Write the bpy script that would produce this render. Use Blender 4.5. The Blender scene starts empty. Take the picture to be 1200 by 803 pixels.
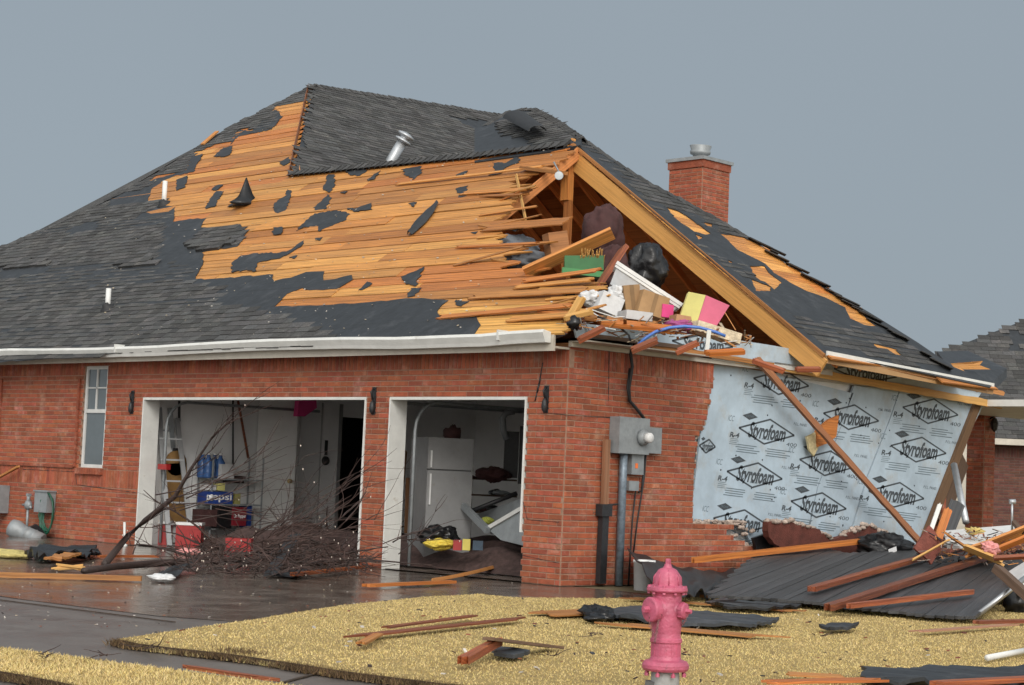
import bpy, math, random
import numpy as np
from mathutils import Vector, Matrix, noise
from mathutils.geometry import tessellate_polygon
random.seed(7)
scene = bpy.context.scene
COL = scene.collection
R = math.radians

# ------------------------------------------------------------ camera
CAM = Vector((14.2356, -15.5196, 1.1646)); YAW, PIT, ROL = R(-44.3337), R(4.3205), R(2.4550); FPX = 2152.58
_F = Vector((math.sin(YAW)*math.cos(PIT), math.cos(YAW)*math.cos(PIT), math.sin(PIT)))
_r = Vector((math.cos(YAW), -math.sin(YAW), 0)); _u = _r.cross(_F)
_Rt = _r*math.cos(ROL)+_u*math.sin(ROL); _Up = _u*math.cos(ROL)-_r*math.sin(ROL)
cd = bpy.data.cameras.new('camera'); cam = bpy.data.objects.new('camera', cd); COL.objects.link(cam)
M = Matrix((( _Rt.x,_Up.x,-_F.x,CAM.x),(_Rt.y,_Up.y,-_F.y,CAM.y),(_Rt.z,_Up.z,-_F.z,CAM.z),(0,0,0,1)))
cam.matrix_world = M
cd.sensor_width = 36; cd.lens = FPX/1200*36; cd.clip_end = 3000; cd.clip_start = .1
scene.camera = cam

# ------------------------------------------------------------ light
SUN = Vector((.76, -.60, .58)).normalized()
w = bpy.data.worlds.new('World'); scene.world = w; w.use_nodes = True
nt = w.node_tree; nt.nodes.clear(); N = nt.nodes.new; L = nt.links.new
out = N('ShaderNodeOutputWorld'); bg = N('ShaderNodeBackground')
sky = N('ShaderNodeTexSky'); sky.sky_type = 'NISHITA'; sky.sun_disc = False
sky.sun_elevation = math.asin(SUN.z); sky.sun_rotation = math.atan2(SUN.x, SUN.y); sky.dust_density = 3; sky.air_density = 1.0
tc = N('ShaderNodeTexCoord'); sx = N('ShaderNodeSeparateXYZ'); L(tc.outputs['Generated'], sx.inputs[0])
# storm cloud: dark over the house, brighter towards the clearing sky (+x, -y)
dt = N('ShaderNodeVectorMath'); dt.operation = 'DOT_PRODUCT'; dt.inputs[1].default_value = (.68, -.68, .22); L(tc.outputs['Generated'], dt.inputs[0])
ra = N('ShaderNodeValToRGB'); L(dt.outputs['Value'], ra.inputs[0])
mr = N('ShaderNodeMapRange'); mr.inputs[1].default_value = -.9; mr.inputs[2].default_value = 1.0; L(dt.outputs['Value'], mr.inputs[0]); L(mr.outputs[0], ra.inputs[0])
el = ra.color_ramp.elements
el[0].position = 0; el[0].color = (3.14, 3.70, 4.18, 1)
el[1].position = 1; el[1].color = (20, 19.6, 18.8, 1)
e = el.new(.17); e.color = (2.88, 3.38, 3.86, 1)
e = el.new(.45); e.color = (6.2, 6.7, 7.0, 1)
nz = N('ShaderNodeTexNoise'); nz.inputs['Scale'].default_value = 1.6; nz.inputs['Detail'].default_value = 3; L(tc.outputs['Generated'], nz.inputs['Vector'])
mm = N('ShaderNodeMapRange'); mm.inputs[3].default_value = .90; mm.inputs[4].default_value = 1.10; L(nz.outputs[0], mm.inputs[0])
cl = N('ShaderNodeVectorMath'); cl.operation = 'SCALE'; L(ra.outputs[0], cl.inputs[0]); L(mm.outputs[0], cl.inputs['Scale'])
mx = N('ShaderNodeMix'); mx.data_type = 'RGBA'; mx.inputs['Factor'].default_value = .94
L(sky.outputs[0], mx.inputs['A']); L(cl.outputs[0], mx.inputs['B'])
L(mx.outputs['Result'], bg.inputs[0]); bg.inputs[1].default_value = .1; L(bg.outputs[0], out.inputs[0])
sd = bpy.data.lights.new('sun', 'SUN'); sd.energy = 1.5; sd.angle = R(25); sd.color = (1, .96, .9)
so = bpy.data.objects.new('sun', sd); COL.objects.link(so); so.rotation_euler = SUN.to_track_quat('Z', 'Y').to_euler(); so.location = (20, -20, 30)
scene.view_settings.view_transform = 'Standard'; scene.view_settings.look = 'None'
scene.view_settings.exposure = 0.0; scene.view_settings.gamma = 1
scene.render.engine = 'CYCLES'
scene.render.resolution_x = 1024; scene.render.resolution_y = 685

# ------------------------------------------------------------ photo rays -> points on real planes
def ray(x, y): return _F+_Rt*((x-600)/FPX)-_Up*((y-401.5)/FPX)
def on(x, y, n, d):
    n = Vector(n); r = ray(x, y); return CAM+r*((d-n.dot(CAM))/n.dot(r))
def G(x, y, z=0.0): return on(x, y, (0, 0, 1), z)
def FW(x, y, yy=0.0): return on(x, y, (0, 1, 0), yy)
def SW(x, y, xx=0.0): return on(x, y, (1, 0, 0), xx)
def PD(x, y, d): return CAM+ray(x, y)*d
def U(a, b): return random.uniform(a, b)

# ------------------------------------------------------------ materials
MAT = {}
def mat(name, col, rough=.8, var=.15, ns=5.0, bump=0.0, bs=40.0, metal=0.0, stretch=None, uv=False, col2=None, c2s=3.0, c2lo=.55, c2hi=.65, spec=.5, rvar=0.0, trans=0.0, alpha=1.0, emit=None, detail=5):
    m = bpy.data.materials.new(name); m.use_nodes = True; t = m.node_tree; t.nodes.clear(); n = t.nodes.new; l = t.links.new
    o = n('ShaderNodeOutputMaterial'); b = n('ShaderNodeBsdfPrincipled'); l(b.outputs[0], o.inputs[0])
    tc = n('ShaderNodeTexCoord'); src = tc.outputs['UV' if uv else 'Object']
    if stretch:
        mp = n('ShaderNodeMapping'); mp.inputs['Scale'].default_value = stretch; l(src, mp.inputs[0]); s2 = mp.outputs[0]
    else: s2 = src
    nz = n('ShaderNodeTexNoise'); nz.inputs['Scale'].default_value = ns; nz.inputs['Detail'].default_value = detail; nz.inputs['Roughness'].default_value = .65; l(s2, nz.inputs['Vector'])
    mr = n('ShaderNodeMapRange'); mr.inputs[1].default_value = .3; mr.inputs[2].default_value = .7; mr.inputs[3].default_value = 1-var; mr.inputs[4].default_value = 1+var; l(nz.outputs[0], mr.inputs[0])
    base = n('ShaderNodeRGB'); base.outputs[0].default_value = (*col, 1); cur = base.outputs[0]
    if col2:
        n2 = n('ShaderNodeTexNoise'); n2.inputs['Scale'].default_value = c2s; n2.inputs['Detail'].default_value = 6; n2.inputs['Roughness'].default_value = .7
        l(s2 if stretch else tc.outputs['Object'], n2.inputs['Vector'])
        m2 = n('ShaderNodeMapRange'); m2.inputs[1].default_value = c2lo; m2.inputs[2].default_value = c2hi; l(n2.outputs[0], m2.inputs[0])
        mx = n('ShaderNodeMix'); mx.data_type = 'RGBA'; mx.inputs['B'].default_value = (*col2, 1); l(cur, mx.inputs['A']); l(m2.outputs[0], mx.inputs['Factor']); cur = mx.outputs['Result']
    at = n('ShaderNodeAttribute'); at.attribute_name = 'Col'
    v1 = n('ShaderNodeVectorMath'); v1.operation = 'MULTIPLY'; l(cur, v1.inputs[0]); l(at.outputs['Color'], v1.inputs[1])
    v2 = n('ShaderNodeVectorMath'); v2.operation = 'SCALE'; l(v1.outputs[0], v2.inputs[0]); l(mr.outputs[0], v2.inputs['Scale'])
    l(v2.outputs[0], b.inputs['Base Color'])
    b.inputs['Roughness'].default_value = rough; b.inputs['Metallic'].default_value = metal; b.inputs['Specular IOR Level'].default_value = spec
    if rvar:
        m3 = n('ShaderNodeMapRange'); m3.inputs[1].default_value = .35; m3.inputs[2].default_value = .65; m3.inputs[3].default_value = max(.02, rough-rvar); m3.inputs[4].default_value = min(1, rough+rvar); l(nz.outputs[0], m3.inputs[0]); l(m3.outputs[0], b.inputs['Roughness'])
    if bump:
        n3 = n('ShaderNodeTexNoise'); n3.inputs['Scale'].default_value = bs; n3.inputs['Detail'].default_value = 4; l(s2, n3.inputs['Vector'])
        bp = n('ShaderNodeBump'); bp.inputs['Strength'].default_value = bump; bp.inputs['Distance'].default_value = .02; l(n3.outputs[0], bp.inputs['Height']); l(bp.outputs[0], b.inputs['Normal'])
    if trans: b.inputs['Transmission Weight'].default_value = trans
    if alpha < 1: b.inputs['Alpha'].default_value = alpha
    if emit: b.inputs['Emission Color'].default_value = (*emit[0], 1); b.inputs['Emission Strength'].default_value = emit[1]
    MAT[name] = m; return m
WS = (.9, 42, 1)
mat('brick', (.315, .080, .037), .75, .24, 9, .5, 60, col2=(.48, .27, .20), c2s=3.2, c2lo=.53, c2hi=.80)
mat('brick_dark', (.17, .05, .035), .8, .3, 9, .5, 60)
mat('mortar', (.32, .20, .14), .95, .2, 14, .4, 90)
mat('broken_mortar', (.40, .32, .27), .95, .25, 14, .8, 40)
mat('wood', (.46, .195, .052), .62, .42, 1.0, .35, 3, uv=True, stretch=WS, col2=(.30, .085, .022), c2s=.9, c2lo=.52, c2hi=.72)
mat('deck', (.51, .235, .060), .5, .55, 1.0, .6, 3, uv=True, stretch=WS, col2=(.23, .10, .04), c2s=1.1, c2lo=.50, c2hi=.78)
mat('wood_pale', (.58, .32, .095), .6, .22, 1.0, .3, 3, uv=True, stretch=WS)
mat('wood_red', (.20, .052, .02), .45, .5, 1.0, .5, 3, uv=True, stretch=WS, col2=(.36, .12, .035), c2s=.7, c2lo=.5, c2hi=.7)
mat('wood_grey', (.17, .10, .062), .7, .3, 1.0, .3, 3, uv=True, stretch=WS)
mat('wood_attic', (.44, .20, .075), .75, .3, 1.0, .3, 3, uv=True, stretch=WS)
mat('shingle', (.064, .063, .062), .85, .45, 60, .8, 120, col2=(.10, .095, .09), c2s=5)
mat('felt', (.022, .025, .029), .55, .3, 6, .35, 9, col2=(.04, .043, .048), c2s=2.5)
mat('white_paint', (.66, .66, .63), .45, .1, 4, .1, 20, col2=(.42, .38, .32), c2s=5, c2lo=.62, c2hi=.8)
mat('cream_paint', (.50, .46, .39), .5, .12, 5, col2=(.3, .25, .2), c2s=6, c2lo=.6, c2hi=.8)
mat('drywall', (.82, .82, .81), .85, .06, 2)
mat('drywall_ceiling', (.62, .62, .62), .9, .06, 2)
mat('foam', (.395, .485, .56), .5, .14, 3, .25, 5, col2=(.36, .37, .36), c2s=2.2, c2lo=.52, c2hi=.75)
mat('ink', (.05, .06, .07), .6, .15, 8)
mat('ink_faint', (.13, .17, .20), .6, .15, 30)
mat('galv', (.42, .44, .46), .42, .2, 7, .1, 20, metal=.6)
mat('metal_grey', (.26, .28, .29), .5, .18, 8, .1, 30, metal=.2)
mat('lead_pipe', (.17, .21, .25), .45, .35, 18, .1, 30, metal=.3)
mat('aluminium', (.45, .46, .47), .35, .1, 6, metal=.8)
mat('black_iron', (.02, .02, .022), .5, .3, 20, .2, 60)
mat('black_plastic', (.008, .008, .009), .32, .3, 10, .5, 12)
mat('rubber_black', (.015, .015, .016), .6, .3, 10)
mat('pvc', (.66, .66, .64), .4, .06, 6)
mat('glass', (.10, .12, .13), .08, .1, 3, spec=.8)
mat('painted_shade', (.03, .03, .032), .9, .2, 3)  # near-black colour painted in for the shade of unlit rooms and hollows
mat('fridge', (.25, .25, .25), .4, .1, 5, col2=(.22, .2, .18), c2s=9, c2lo=.6, c2hi=.72)
mat('hydrant_pink', (.47, .10, .165), .42, .26, 9, .25, 60, col2=(.12, .035, .045), c2s=26, c2lo=.62, c2hi=.70)
mat('hydrant_grey', (.36, .37, .37), .5, .2, 9, .15, 30, col2=(.14, .13, .12), c2s=9, c2lo=.6, c2hi=.7)
mat('chain_metal', (.30, .14, .15), .5, .3, 30, metal=.5)
mat('grass', (.62, .49, .22), .85, .18, 1.3, col2=(.44, .31, .13), c2s=2.4, c2lo=.55, c2hi=.78)
mat('lawn_soil', (.33, .235, .085), .95, .3, 14, .6, 60, col2=(.14, .09, .045), c2s=3, c2lo=.58, c2hi=.75)
mat('soil', (.05, .032, .02), .95, .4, 20, 1, 30)
mat('dark_grass', (.10, .062, .03), .9, .35, 8)
mat('wet_concrete', (.125, .10, .082), .17, .35, 2.2, .10, 55, col2=(.05, .032, .024), c2s=1.0, spec=.7, rvar=.10)
mat('concrete', (.13, .112, .10), .38, .22, 2.0, .15, 70, col2=(.09, .072, .062), c2s=1.4, rvar=.1)
mat('asphalt', (.05, .048, .046), .4, .3, 30, .3, 90)
mat('earth', (.16, .13, .07), .95, .3, .3)
mat('bark', (.034, .019, .015), .6, .4, 14, .6, 40)
mat('twig', (.045, .024, .019), .65, .4, 14)
mat('bud', (.55, .47, .40), .7, .2, 20)
mat('insulation', (.50, .42, .30), .95, .3, 14, .8, 30)
mat('fleck', (.50, .46, .41), .8, .2, 40)
mat('cardboard', (.36, .215, .10), .8, .15, 6, .1, 20)
mat('brown_cloth', (.055, .02, .019), .85, .3, 6, .4, 14)
mat('red_plastic', (.30, .018, .018), .35, .15, 6)
mat('blue_plastic', (.05, .12, .30), .25, .3, 8)
mat('blue_pipe', (.07, .17, .50), .35, .1, 8)
mat('green_plastic', (.07, .26, .09), .4, .15, 6)
mat('clear_plastic', (.62, .64, .66), .25, .1, 6, alpha=.78)
mat('white_plastic', (.68, .68, .67), .4, .1, 6)
mat('yellow', (.62, .58, .20), .7, .12, 4, .1, 14)
mat('pink', (.60, .13, .22), .7, .12, 4, .1, 14)
mat('hot_pink', (.65, .05, .22), .6, .12, 4)
mat('white_cloth', (.60, .60, .60), .85, .15, 6, .4, 12)
mat('navy', (.02, .05, .22), .4, .15, 6)
mat('maroon', (.16, .012, .02), .4, .15, 6)
mat('brass', (.75, .55, .15), .25, .1, 6, metal=.9)
mat('hose_green', (.012, .085, .05), .4, .2, 6)
mat('window_white', (.60, .60, .58), .45, .1, 6)
mat('orange_seal', (.8, .18, .04), .5, .05, 6)
mat('print_white', (.75, .75, .75), .5, .03, 6)
mat('board_brown', (.27, .15, .05), .7, .2, 5)
mat('pink_fluff', (.75, .32, .30), .95, .25, 14, .8, 30)
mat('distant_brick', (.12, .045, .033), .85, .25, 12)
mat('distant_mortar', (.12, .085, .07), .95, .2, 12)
mat('red_brown_stuff', (.075, .045, .04), .9, .5, 12, .6, 20)
mat('tar_boards', (.040, .041, .044), .5, .4, 1.0, .4, 3, uv=True, stretch=WS, col2=(.075, .07, .068), c2s=1.2, c2lo=.5, c2hi=.75)

# ------------------------------------------------------------ mesh collector
OFF = {}
class MB:
    def __init__(s): s.v = []; s.f = []; s.c = []; s.m = []; s.uv = []; s.sm = []
    def face(s, pts, col=1.0, mi=0, uv=None, smooth=False):
        i = len(s.v); s.v += [tuple(p) for p in pts]; s.f.append(tuple(range(i, i+len(pts))))
        s._fc(col, mi, uv or [(p[0], p[2]) for p in pts], smooth)
    def _fc(s, col, mi, uv, smooth):
        s.c.append((col, col, col) if not isinstance(col, tuple) else col); s.m.append(mi); s.uv.append(uv); s.sm.append(smooth)
    def shared(s, verts, faces, col=1.0, mi=0, smooth=True, uvs=None):
        i = len(s.v); s.v += [tuple(p) for p in verts]
        for f in faces:
            s.f.append(tuple(i+k for k in f)); s._fc(col, mi, [(uvs[k] if uvs else (verts[k][0], verts[k][2])) for k in f], smooth)
    def hexa(s, P, col=1.0, mi=0, L=None):
        # P: 8 corners, 0-3 bottom loop, 4-7 top loop; long axis 0->1
        fs = ((3, 2, 1, 0), (4, 5, 6, 7), (0, 1, 5, 4), (1, 2, 6, 5), (2, 3, 7, 6), (3, 0, 4, 7))
        P = [Vector(p) for p in P]; l = (P[1]-P[0]).length; wd = (P[3]-P[0]).length; h = (P[4]-P[0]).length; o = U(0, 50); q = U(0, 50)
        q4 = [(0, 0), (l, 0), (l, wd), (0, wd), (0, wd+0), (l, wd), (l, wd+h), (0, wd+h)]
        um = [[(0, wd), (l, wd), (l, 0), (0, 0)], [(0, 0), (l, 0), (l, wd), (0, wd)], [(0, 0), (l, 0), (l, h), (0, h)], [(0, 0), (wd*.3, 0), (wd*.3, h), (0, h)], [(l, 0), (0, 0), (0, h), (l, h)], [(0, 0), (wd*.3, 0), (wd*.3, h), (0, h)]]
        for f, m_ in zip(fs, um): s.face([P[k] for k in f], col, mi, [(a+o, b+q) for a, b in m_])
    def box(s, a, b, col=1.0, mi=0):
        x0, y0, z0 = a; x1, y1, z1 = b
        if abs(x1-x0) >= abs(y1-y0): s.hexa([(x0, y0, z0), (x1, y0, z0), (x1, y1, z0), (x0, y1, z0), (x0, y0, z1), (x1, y0, z1), (x1, y1, z1), (x0, y1, z1)], col, mi)
        else: s.hexa([(x1, y0, z0), (x1, y1, z0), (x0, y1, z0), (x0, y0, z0), (x1, y0, z1), (x1, y1, z1), (x0, y1, z1), (x0, y0, z1)], col, mi)
    def obox(s, c, ax, ay, az, col=1.0, mi=0):
        # centre and three half-axis vectors
        c, ax, ay, az = Vector(c), Vector(ax), Vector(ay), Vector(az)
        s.hexa([c-ax-ay-az, c+ax-ay-az, c+ax+ay-az, c-ax+ay-az, c-ax-ay+az, c+ax-ay+az, c+ax+ay+az, c-ax+ay+az], col, mi)
    def beam(s, p0, p1, wd, th, up=(0, 0, 1), col=1.0, mi=0, jag=0.0, seg=1, bend=0.0):
        # plank from p0 to p1: wd across, th along up; splintered ends when jag > 0
        p0, p1 = Vector(p0), Vector(p1); d = (p1-p0); l = d.length; d.normalize(); up = Vector(up); sd_ = d.cross(up).normalized(); up = sd_.cross(d).normalized()
        k = 5 if jag > 0 else 1
        e0 = [(-U(0, jag) if jag else 0) for _ in range(k+1)]; e1 = [(U(0, jag) if jag else 0) for _ in range(k+1)]
        poly = [(e0[i], -wd/2+wd*i/k) for i in range(k+1)][::-1]; 
        nseg = max(1, seg, int(l/.16) if jag > 0 and l > .5 else 1); q_ = wd*.09 if jag > 0 else 0
        low = [(l*i/nseg+U(-.03, .03)*bool(q_), -wd/2+U(-.3, 1)*q_) for i in range(1, nseg)]; hi = [(l*i/nseg+U(-.03, .03)*bool(q_), wd/2-U(-.3, 1)*q_) for i in range(1, nseg)][::-1]
        poly = poly+low+[(l+e1[i], -wd/2+wd*i/k) for i in range(k+1)]+hi
        def P(a, b, h): return p0+d*a+sd_*b+up*(h+bend*math.sin(math.pi*max(0, min(1, a/l))))
        s.extr([(a, b) for a, b in poly], lambda a, b, h: P(a, b, h), -th/2, th/2, col, mi)
    def extr(s, poly, fn, h0, h1, col=1.0, mi=0, mi_side=None, uvs=(1, 1)):
        o, q = U(0, 50), U(0, 50)
        tris = tessellate_polygon([[Vector((a, b, 0)) for a, b in poly]])
        n = len(poly)
        T = [fn(a, b, h1) for a, b in poly]; B = [fn(a, b, h0) for a, b in poly]
        uv = [(a*uvs[0]+o, b*uvs[1]+q) for a, b in poly]
        for t in tris:
            s.face([T[k] for k in t], col, mi, [uv[k] for k in t]); s.face([B[k] for k in reversed(t)], col, mi, [uv[k] for k in reversed(t)])
        for i in range(n):
            j = (i+1) % n; s.face([B[i], B[j], T[j], T[i]], col, mi if mi_side is None else mi_side, [uv[i], uv[j], (uv[j][0], uv[j][1]+h1-h0), (uv[i][0], uv[i][1]+h1-h0)])
    def tube(s, pts, rad, n=8, col=1.0, mi=0, caps=True):
        pts = [Vector(p) for p in pts]; rad = rad if isinstance(rad, (list, tuple)) else [rad]*len(pts)
        vs = []; ref = None
        for i, p in enumerate(pts):
            d = (pts[min(i+1, len(pts)-1)]-pts[max(i-1, 0)]).normalized()
            if ref is None: ref = d.orthogonal().normalized()
            a = (ref-d*ref.dot(d)); a = a.normalized() if a.length > 1e-5 else d.orthogonal().normalized(); ref = a; b = d.cross(a)
            for k in range(n): t = 2*math.pi*k/n; vs.append(p+(a*math.cos(t)+b*math.sin(t))*rad[i])
        fs = []
        for i in range(len(pts)-1):
            for k in range(n): k2 = (k+1) % n; fs.append((i*n+k, i*n+k2, (i+1)*n+k2, (i+1)*n+k))
        if caps: fs.append(tuple(range(n))[::-1]); fs.append(tuple((len(pts)-1)*n+k for k in range(n)))
        s.shared(vs, fs, col, mi, True)
    def lathe(s, o, prof, n=24, axis=(0, 0, 1), col=1.0, mi=0, mod=None, flat=False):
        o = Vector(o); ax = Vector(axis).normalized(); a = ax.orthogonal().normalized(); b = ax.cross(a); vs = []
        for r, h in prof:
            for k in range(n):
                t = 2*math.pi*k/n; rr = r*(mod(t, h) if mod else 1); vs.append(o+ax*h+(a*math.cos(t)+b*math.sin(t))*rr)
        fs = []
        for i in range(len(prof)-1):
            for k in range(n): k2 = (k+1) % n; fs.append((i*n+k, i*n+k2, (i+1)*n+k2, (i+1)*n+k))
        fs.append(tuple(range(n))[::-1]); fs.append(tuple((len(prof)-1)*n+k for k in range(n)))
        s.shared(vs, fs, col, mi, not flat)
    def crisp(s, o, prof, n=24, axis=(0, 0, 1), e=.0016, **k):
        q = [prof[0]]
        for a, b_ in zip(prof, prof[1:]):
            l = math.hypot(b_[0]-a[0], b_[1]-a[1]); t = min(.3, e/max(l, 1e-6)); q += [(a[0]+(b_[0]-a[0])*t, a[1]+(b_[1]-a[1])*t), (b_[0]-(b_[0]-a[0])*t, b_[1]-(b_[1]-a[1])*t), b_]
        s.lathe(o, q, n, axis, **k)
    def blob(s, c, rx, ry, rz, amp=.25, fr=2.0, n=18, m=12, fold=0.0, col=1.0, mi=0, seed=0, flatb=None):
        c = Vector(c); vs = []; fs = []
        for i in range(m+1):
            th = math.pi*i/m
            for k in range(n):
                ph = 2*math.pi*k/n; d = Vector((math.sin(th)*math.cos(ph), math.sin(th)*math.sin(ph), math.cos(th)))
                r = 1+amp*noise.noise(d*fr+Vector((seed*7.1, seed*3.3, 0)))+amp*.5*(.25-abs(noise.noise(d*fr*2.2+Vector((seed, 9, 1)))))*2
                if fold: q_ = d*fr+Vector((seed*3.1, 2, seed)); q_.z *= .45; r += fold*((1-2.2*abs(noise.noise(q_*1.0)))*.6+(1-2.2*abs(noise.noise(q_*2.2+Vector((4, 1, 2)))))*.22+noise.noise(q_*5)*.05)
                p = Vector((c.x+d.x*rx*r, c.y+d.y*ry*r, c.z+d.z*rz*r))
                if flatb is not None: p.z = max(p.z, flatb)
                vs.append(p)
        for i in range(m):
            for k in range(n): k2 = (k+1) % n; fs.append((i*n+k, (i+1)*n+k, (i+1)*n+k2, i*n+k2))
        s.shared(vs, fs, col, mi, True)
    def grid(s, fn, nu, nv, col=1.0, mi=0, smooth=True, thick=0.0):
        vs = [Vector(fn(i/nu, j/nv)) for j in range(nv+1) for i in range(nu+1)]; W_ = nu+1
        fs = [(j*W_+i, j*W_+i+1, (j+1)*W_+i+1, (j+1)*W_+i) for j in range(nv) for i in range(nu)]
        uv = [(i/nu, j/nv) for j in range(nv+1) for i in range(nu+1)]
        s.shared(vs, fs, col, mi, smooth, uv)
        if thick:
            n_ = (vs[1]-vs[0]).cross(vs[W_]-vs[0]).normalized()*-thick
            v2 = [v+n_ for v in vs]; s.shared(v2, [f[::-1] for f in fs], col, mi, smooth, uv)
            edge = [i for i in range(W_)]+[j*W_+nu for j in range(1, nv+1)]+[nv*W_+i for i in range(nu-1, -1, -1)]+[j*W_ for j in range(nv-1, 0, -1)]
            for a, b in zip(edge, edge[1:]+edge[:1]): s.face([vs[a], vs[b], v2[b], v2[a]], col, mi)
    def build(s, name, mats, parent=None):
        if not s.f: return None
        if isinstance(mats, str): mats = [mats]
        if parent is None:
            A = np.array(s.v); o = Vector(((A[:, 0].min()+A[:, 0].max())/2, (A[:, 1].min()+A[:, 1].max())/2, A[:, 2].min()))
        else: o = OFF[parent.name]
        me = bpy.data.meshes.new(name)
        me.from_pydata([(x-o.x, y-o.y, z-o.z) for x, y, z in s.v], [], s.f)
        for k in mats: me.materials.append(MAT[k])
        me.polygons.foreach_set('material_index', s.m); me.polygons.foreach_set('use_smooth', s.sm)
        ca = me.color_attributes.new('Col', 'FLOAT_COLOR', 'CORNER')
        cc = []; uu = []
        for f, c, uv in zip(s.f, s.c, s.uv):
            cc += [c[0], c[1], c[2], 1.0]*len(f)
            for a, b in uv: uu += [a, b]
        ca.data.foreach_set('color', cc)
        ul = me.uv_layers.new(name='UVMap'); ul.data.foreach_set('uv', uu)
        me.update()
        ob = bpy.data.objects.new(name, me); COL.objects.link(ob)
        if parent is not None: ob.parent = parent
        else: ob.location = o
        OFF[ob.name] = o
        return ob
def tag(o, label=None, cat=None, group=None, kind=None):
    if label: o['label'] = label
    if cat: o['category'] = cat
    if group: o['group'] = group
    if kind: o['kind'] = kind
    return o
def thing(name, label, cat, loc, group=None):
    o = bpy.data.objects.new(name, None); COL.objects.link(o); o.location = loc; o.empty_display_size = .2; OFF[o.name] = Vector(loc)
    return tag(o, label, cat, group)

# ------------------------------------------------------------ ground
LZ = .045    # lawn height above the drive
def gsheet(name, pts, z, m, sub=None, kind='structure'):
    b = MB(); P = [Vector((p[0], p[1], 0)) for p in pts]
    for t in tessellate_polygon([P]): b.face([(P[k].x, P[k].y, z) for k in t])
    return tag(b.build(name, m), kind=kind)
b = MB(); b.face([(-900, -900, -.012), (900, -900, -.012), (900, 900, -.012), (-900, 900, -.012)]); tag(b.build('ground', 'earth'), kind='structure')
drive = [(-12, -7.9), (1.0, -7.9), (6.0, -8.3), (6, 3), (-12, 3)]
gsheet('driveway', [(-40, -6.4), (.45, -7.15), (2.2, -7.0), (8, -4), (8, .2), (-40, .2)], -.004, 'wet_concrete')
gsheet('sidewalk', [(-40, -16), (20, -16), (20, -7), (-40, -6)], -.008, 'concrete')
gsheet('road', [(-60, -30), (60, -30), (60, -14.2), (4.2, -10.75), (-60, -6.0)], .000, 'asphalt')
# expansion joint of the drive and sidewalk slabs
b = MB()
for a, c_ in (((0, 703), (205, 729)), ((395, 783), (330, 800))):
    p, q = G(*a), G(*c_); b.beam(Vector((p.x, p.y, 0)), Vector((q.x, q.y, 0)), .02, .006)
tag(b.build('pavement_joint', 'soil'), kind='structure')
lawnpx = [(138, 747), (200, 738), (300, 724), (400, 708), (500, 698), (562, 695), (605, 699), (700, 700), (830, 699)]
lawn = [G(x, y, LZ) for x, y in lawnpx]
lawn = [(p.x, p.y) for p in lawn]
lawn += [(3.2, .6), (3.0, 20), (30, 20), (30, -8)]
low = [(700, 812), (520, 799), (400, 784), (330, 773), (267, 764), (200, 757), (160, 752)]
lawn += [(11, -9.5)]+[tuple(G(x, y, LZ)[:2]) for x, y in low]
strip_px = [(0, 756), (60, 763), (133, 773), (220, 784), (300, 794), (380, 806), (420, 815)]
strip = [(-6, -8.3)]+[tuple(G(x, y, .05)[:2]) for x, y in strip_px]+[tuple(G(x, y, .05)[:2]) for x, y in ((180, 820), (100, 802), (50, 792), (0, 783))]+[(-6, -8.9)]
def slab(name, poly, z, m):
    b = MB(); P = [Vector((p[0], p[1], 0)) for p in poly]
    for t in tessellate_polygon([P]): b.face([(P[k].x, P[k].y, z) for k in t])
    n = len(poly)
    for i in range(n):
        p, q = poly[i], poly[(i+1) % n]; b.face([(p[0], p[1], -.05), (q[0], q[1], -.05), (q[0], q[1], z), (p[0], p[1], z)], 1, 1)
    return tag(b.build(name, [m, 'soil']), kind='structure')
slab('lawn', lawn, LZ-.01, 'lawn_soil'); slab('lawn_verge', strip, .035, 'lawn_soil')
def inpoly(x, y, P):
    c = False; n = len(P); j = n-1
    for i in range(n):
        xi, yi = P[i][0], P[i][1]; xj, yj = P[j][0], P[j][1]
        if (yi > y) != (yj > y) and x < (xj-xi)*(y-yi)/(yj-yi)+xi: c = not c
        j = i
    return c
def np_in(X, Y, P):
    c = np.zeros(len(X), bool); n = len(P); j = n-1
    for i in range(n):
        xi, yi = P[i][0], P[i][1]; xj, yj = P[j][0], P[j][1]
        if yi != yj: c ^= ((yi > Y) != (yj > Y)) & (X < (xj-xi)*(Y-yi)/(yj-yi)+xi)
        j = i
    return c
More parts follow.
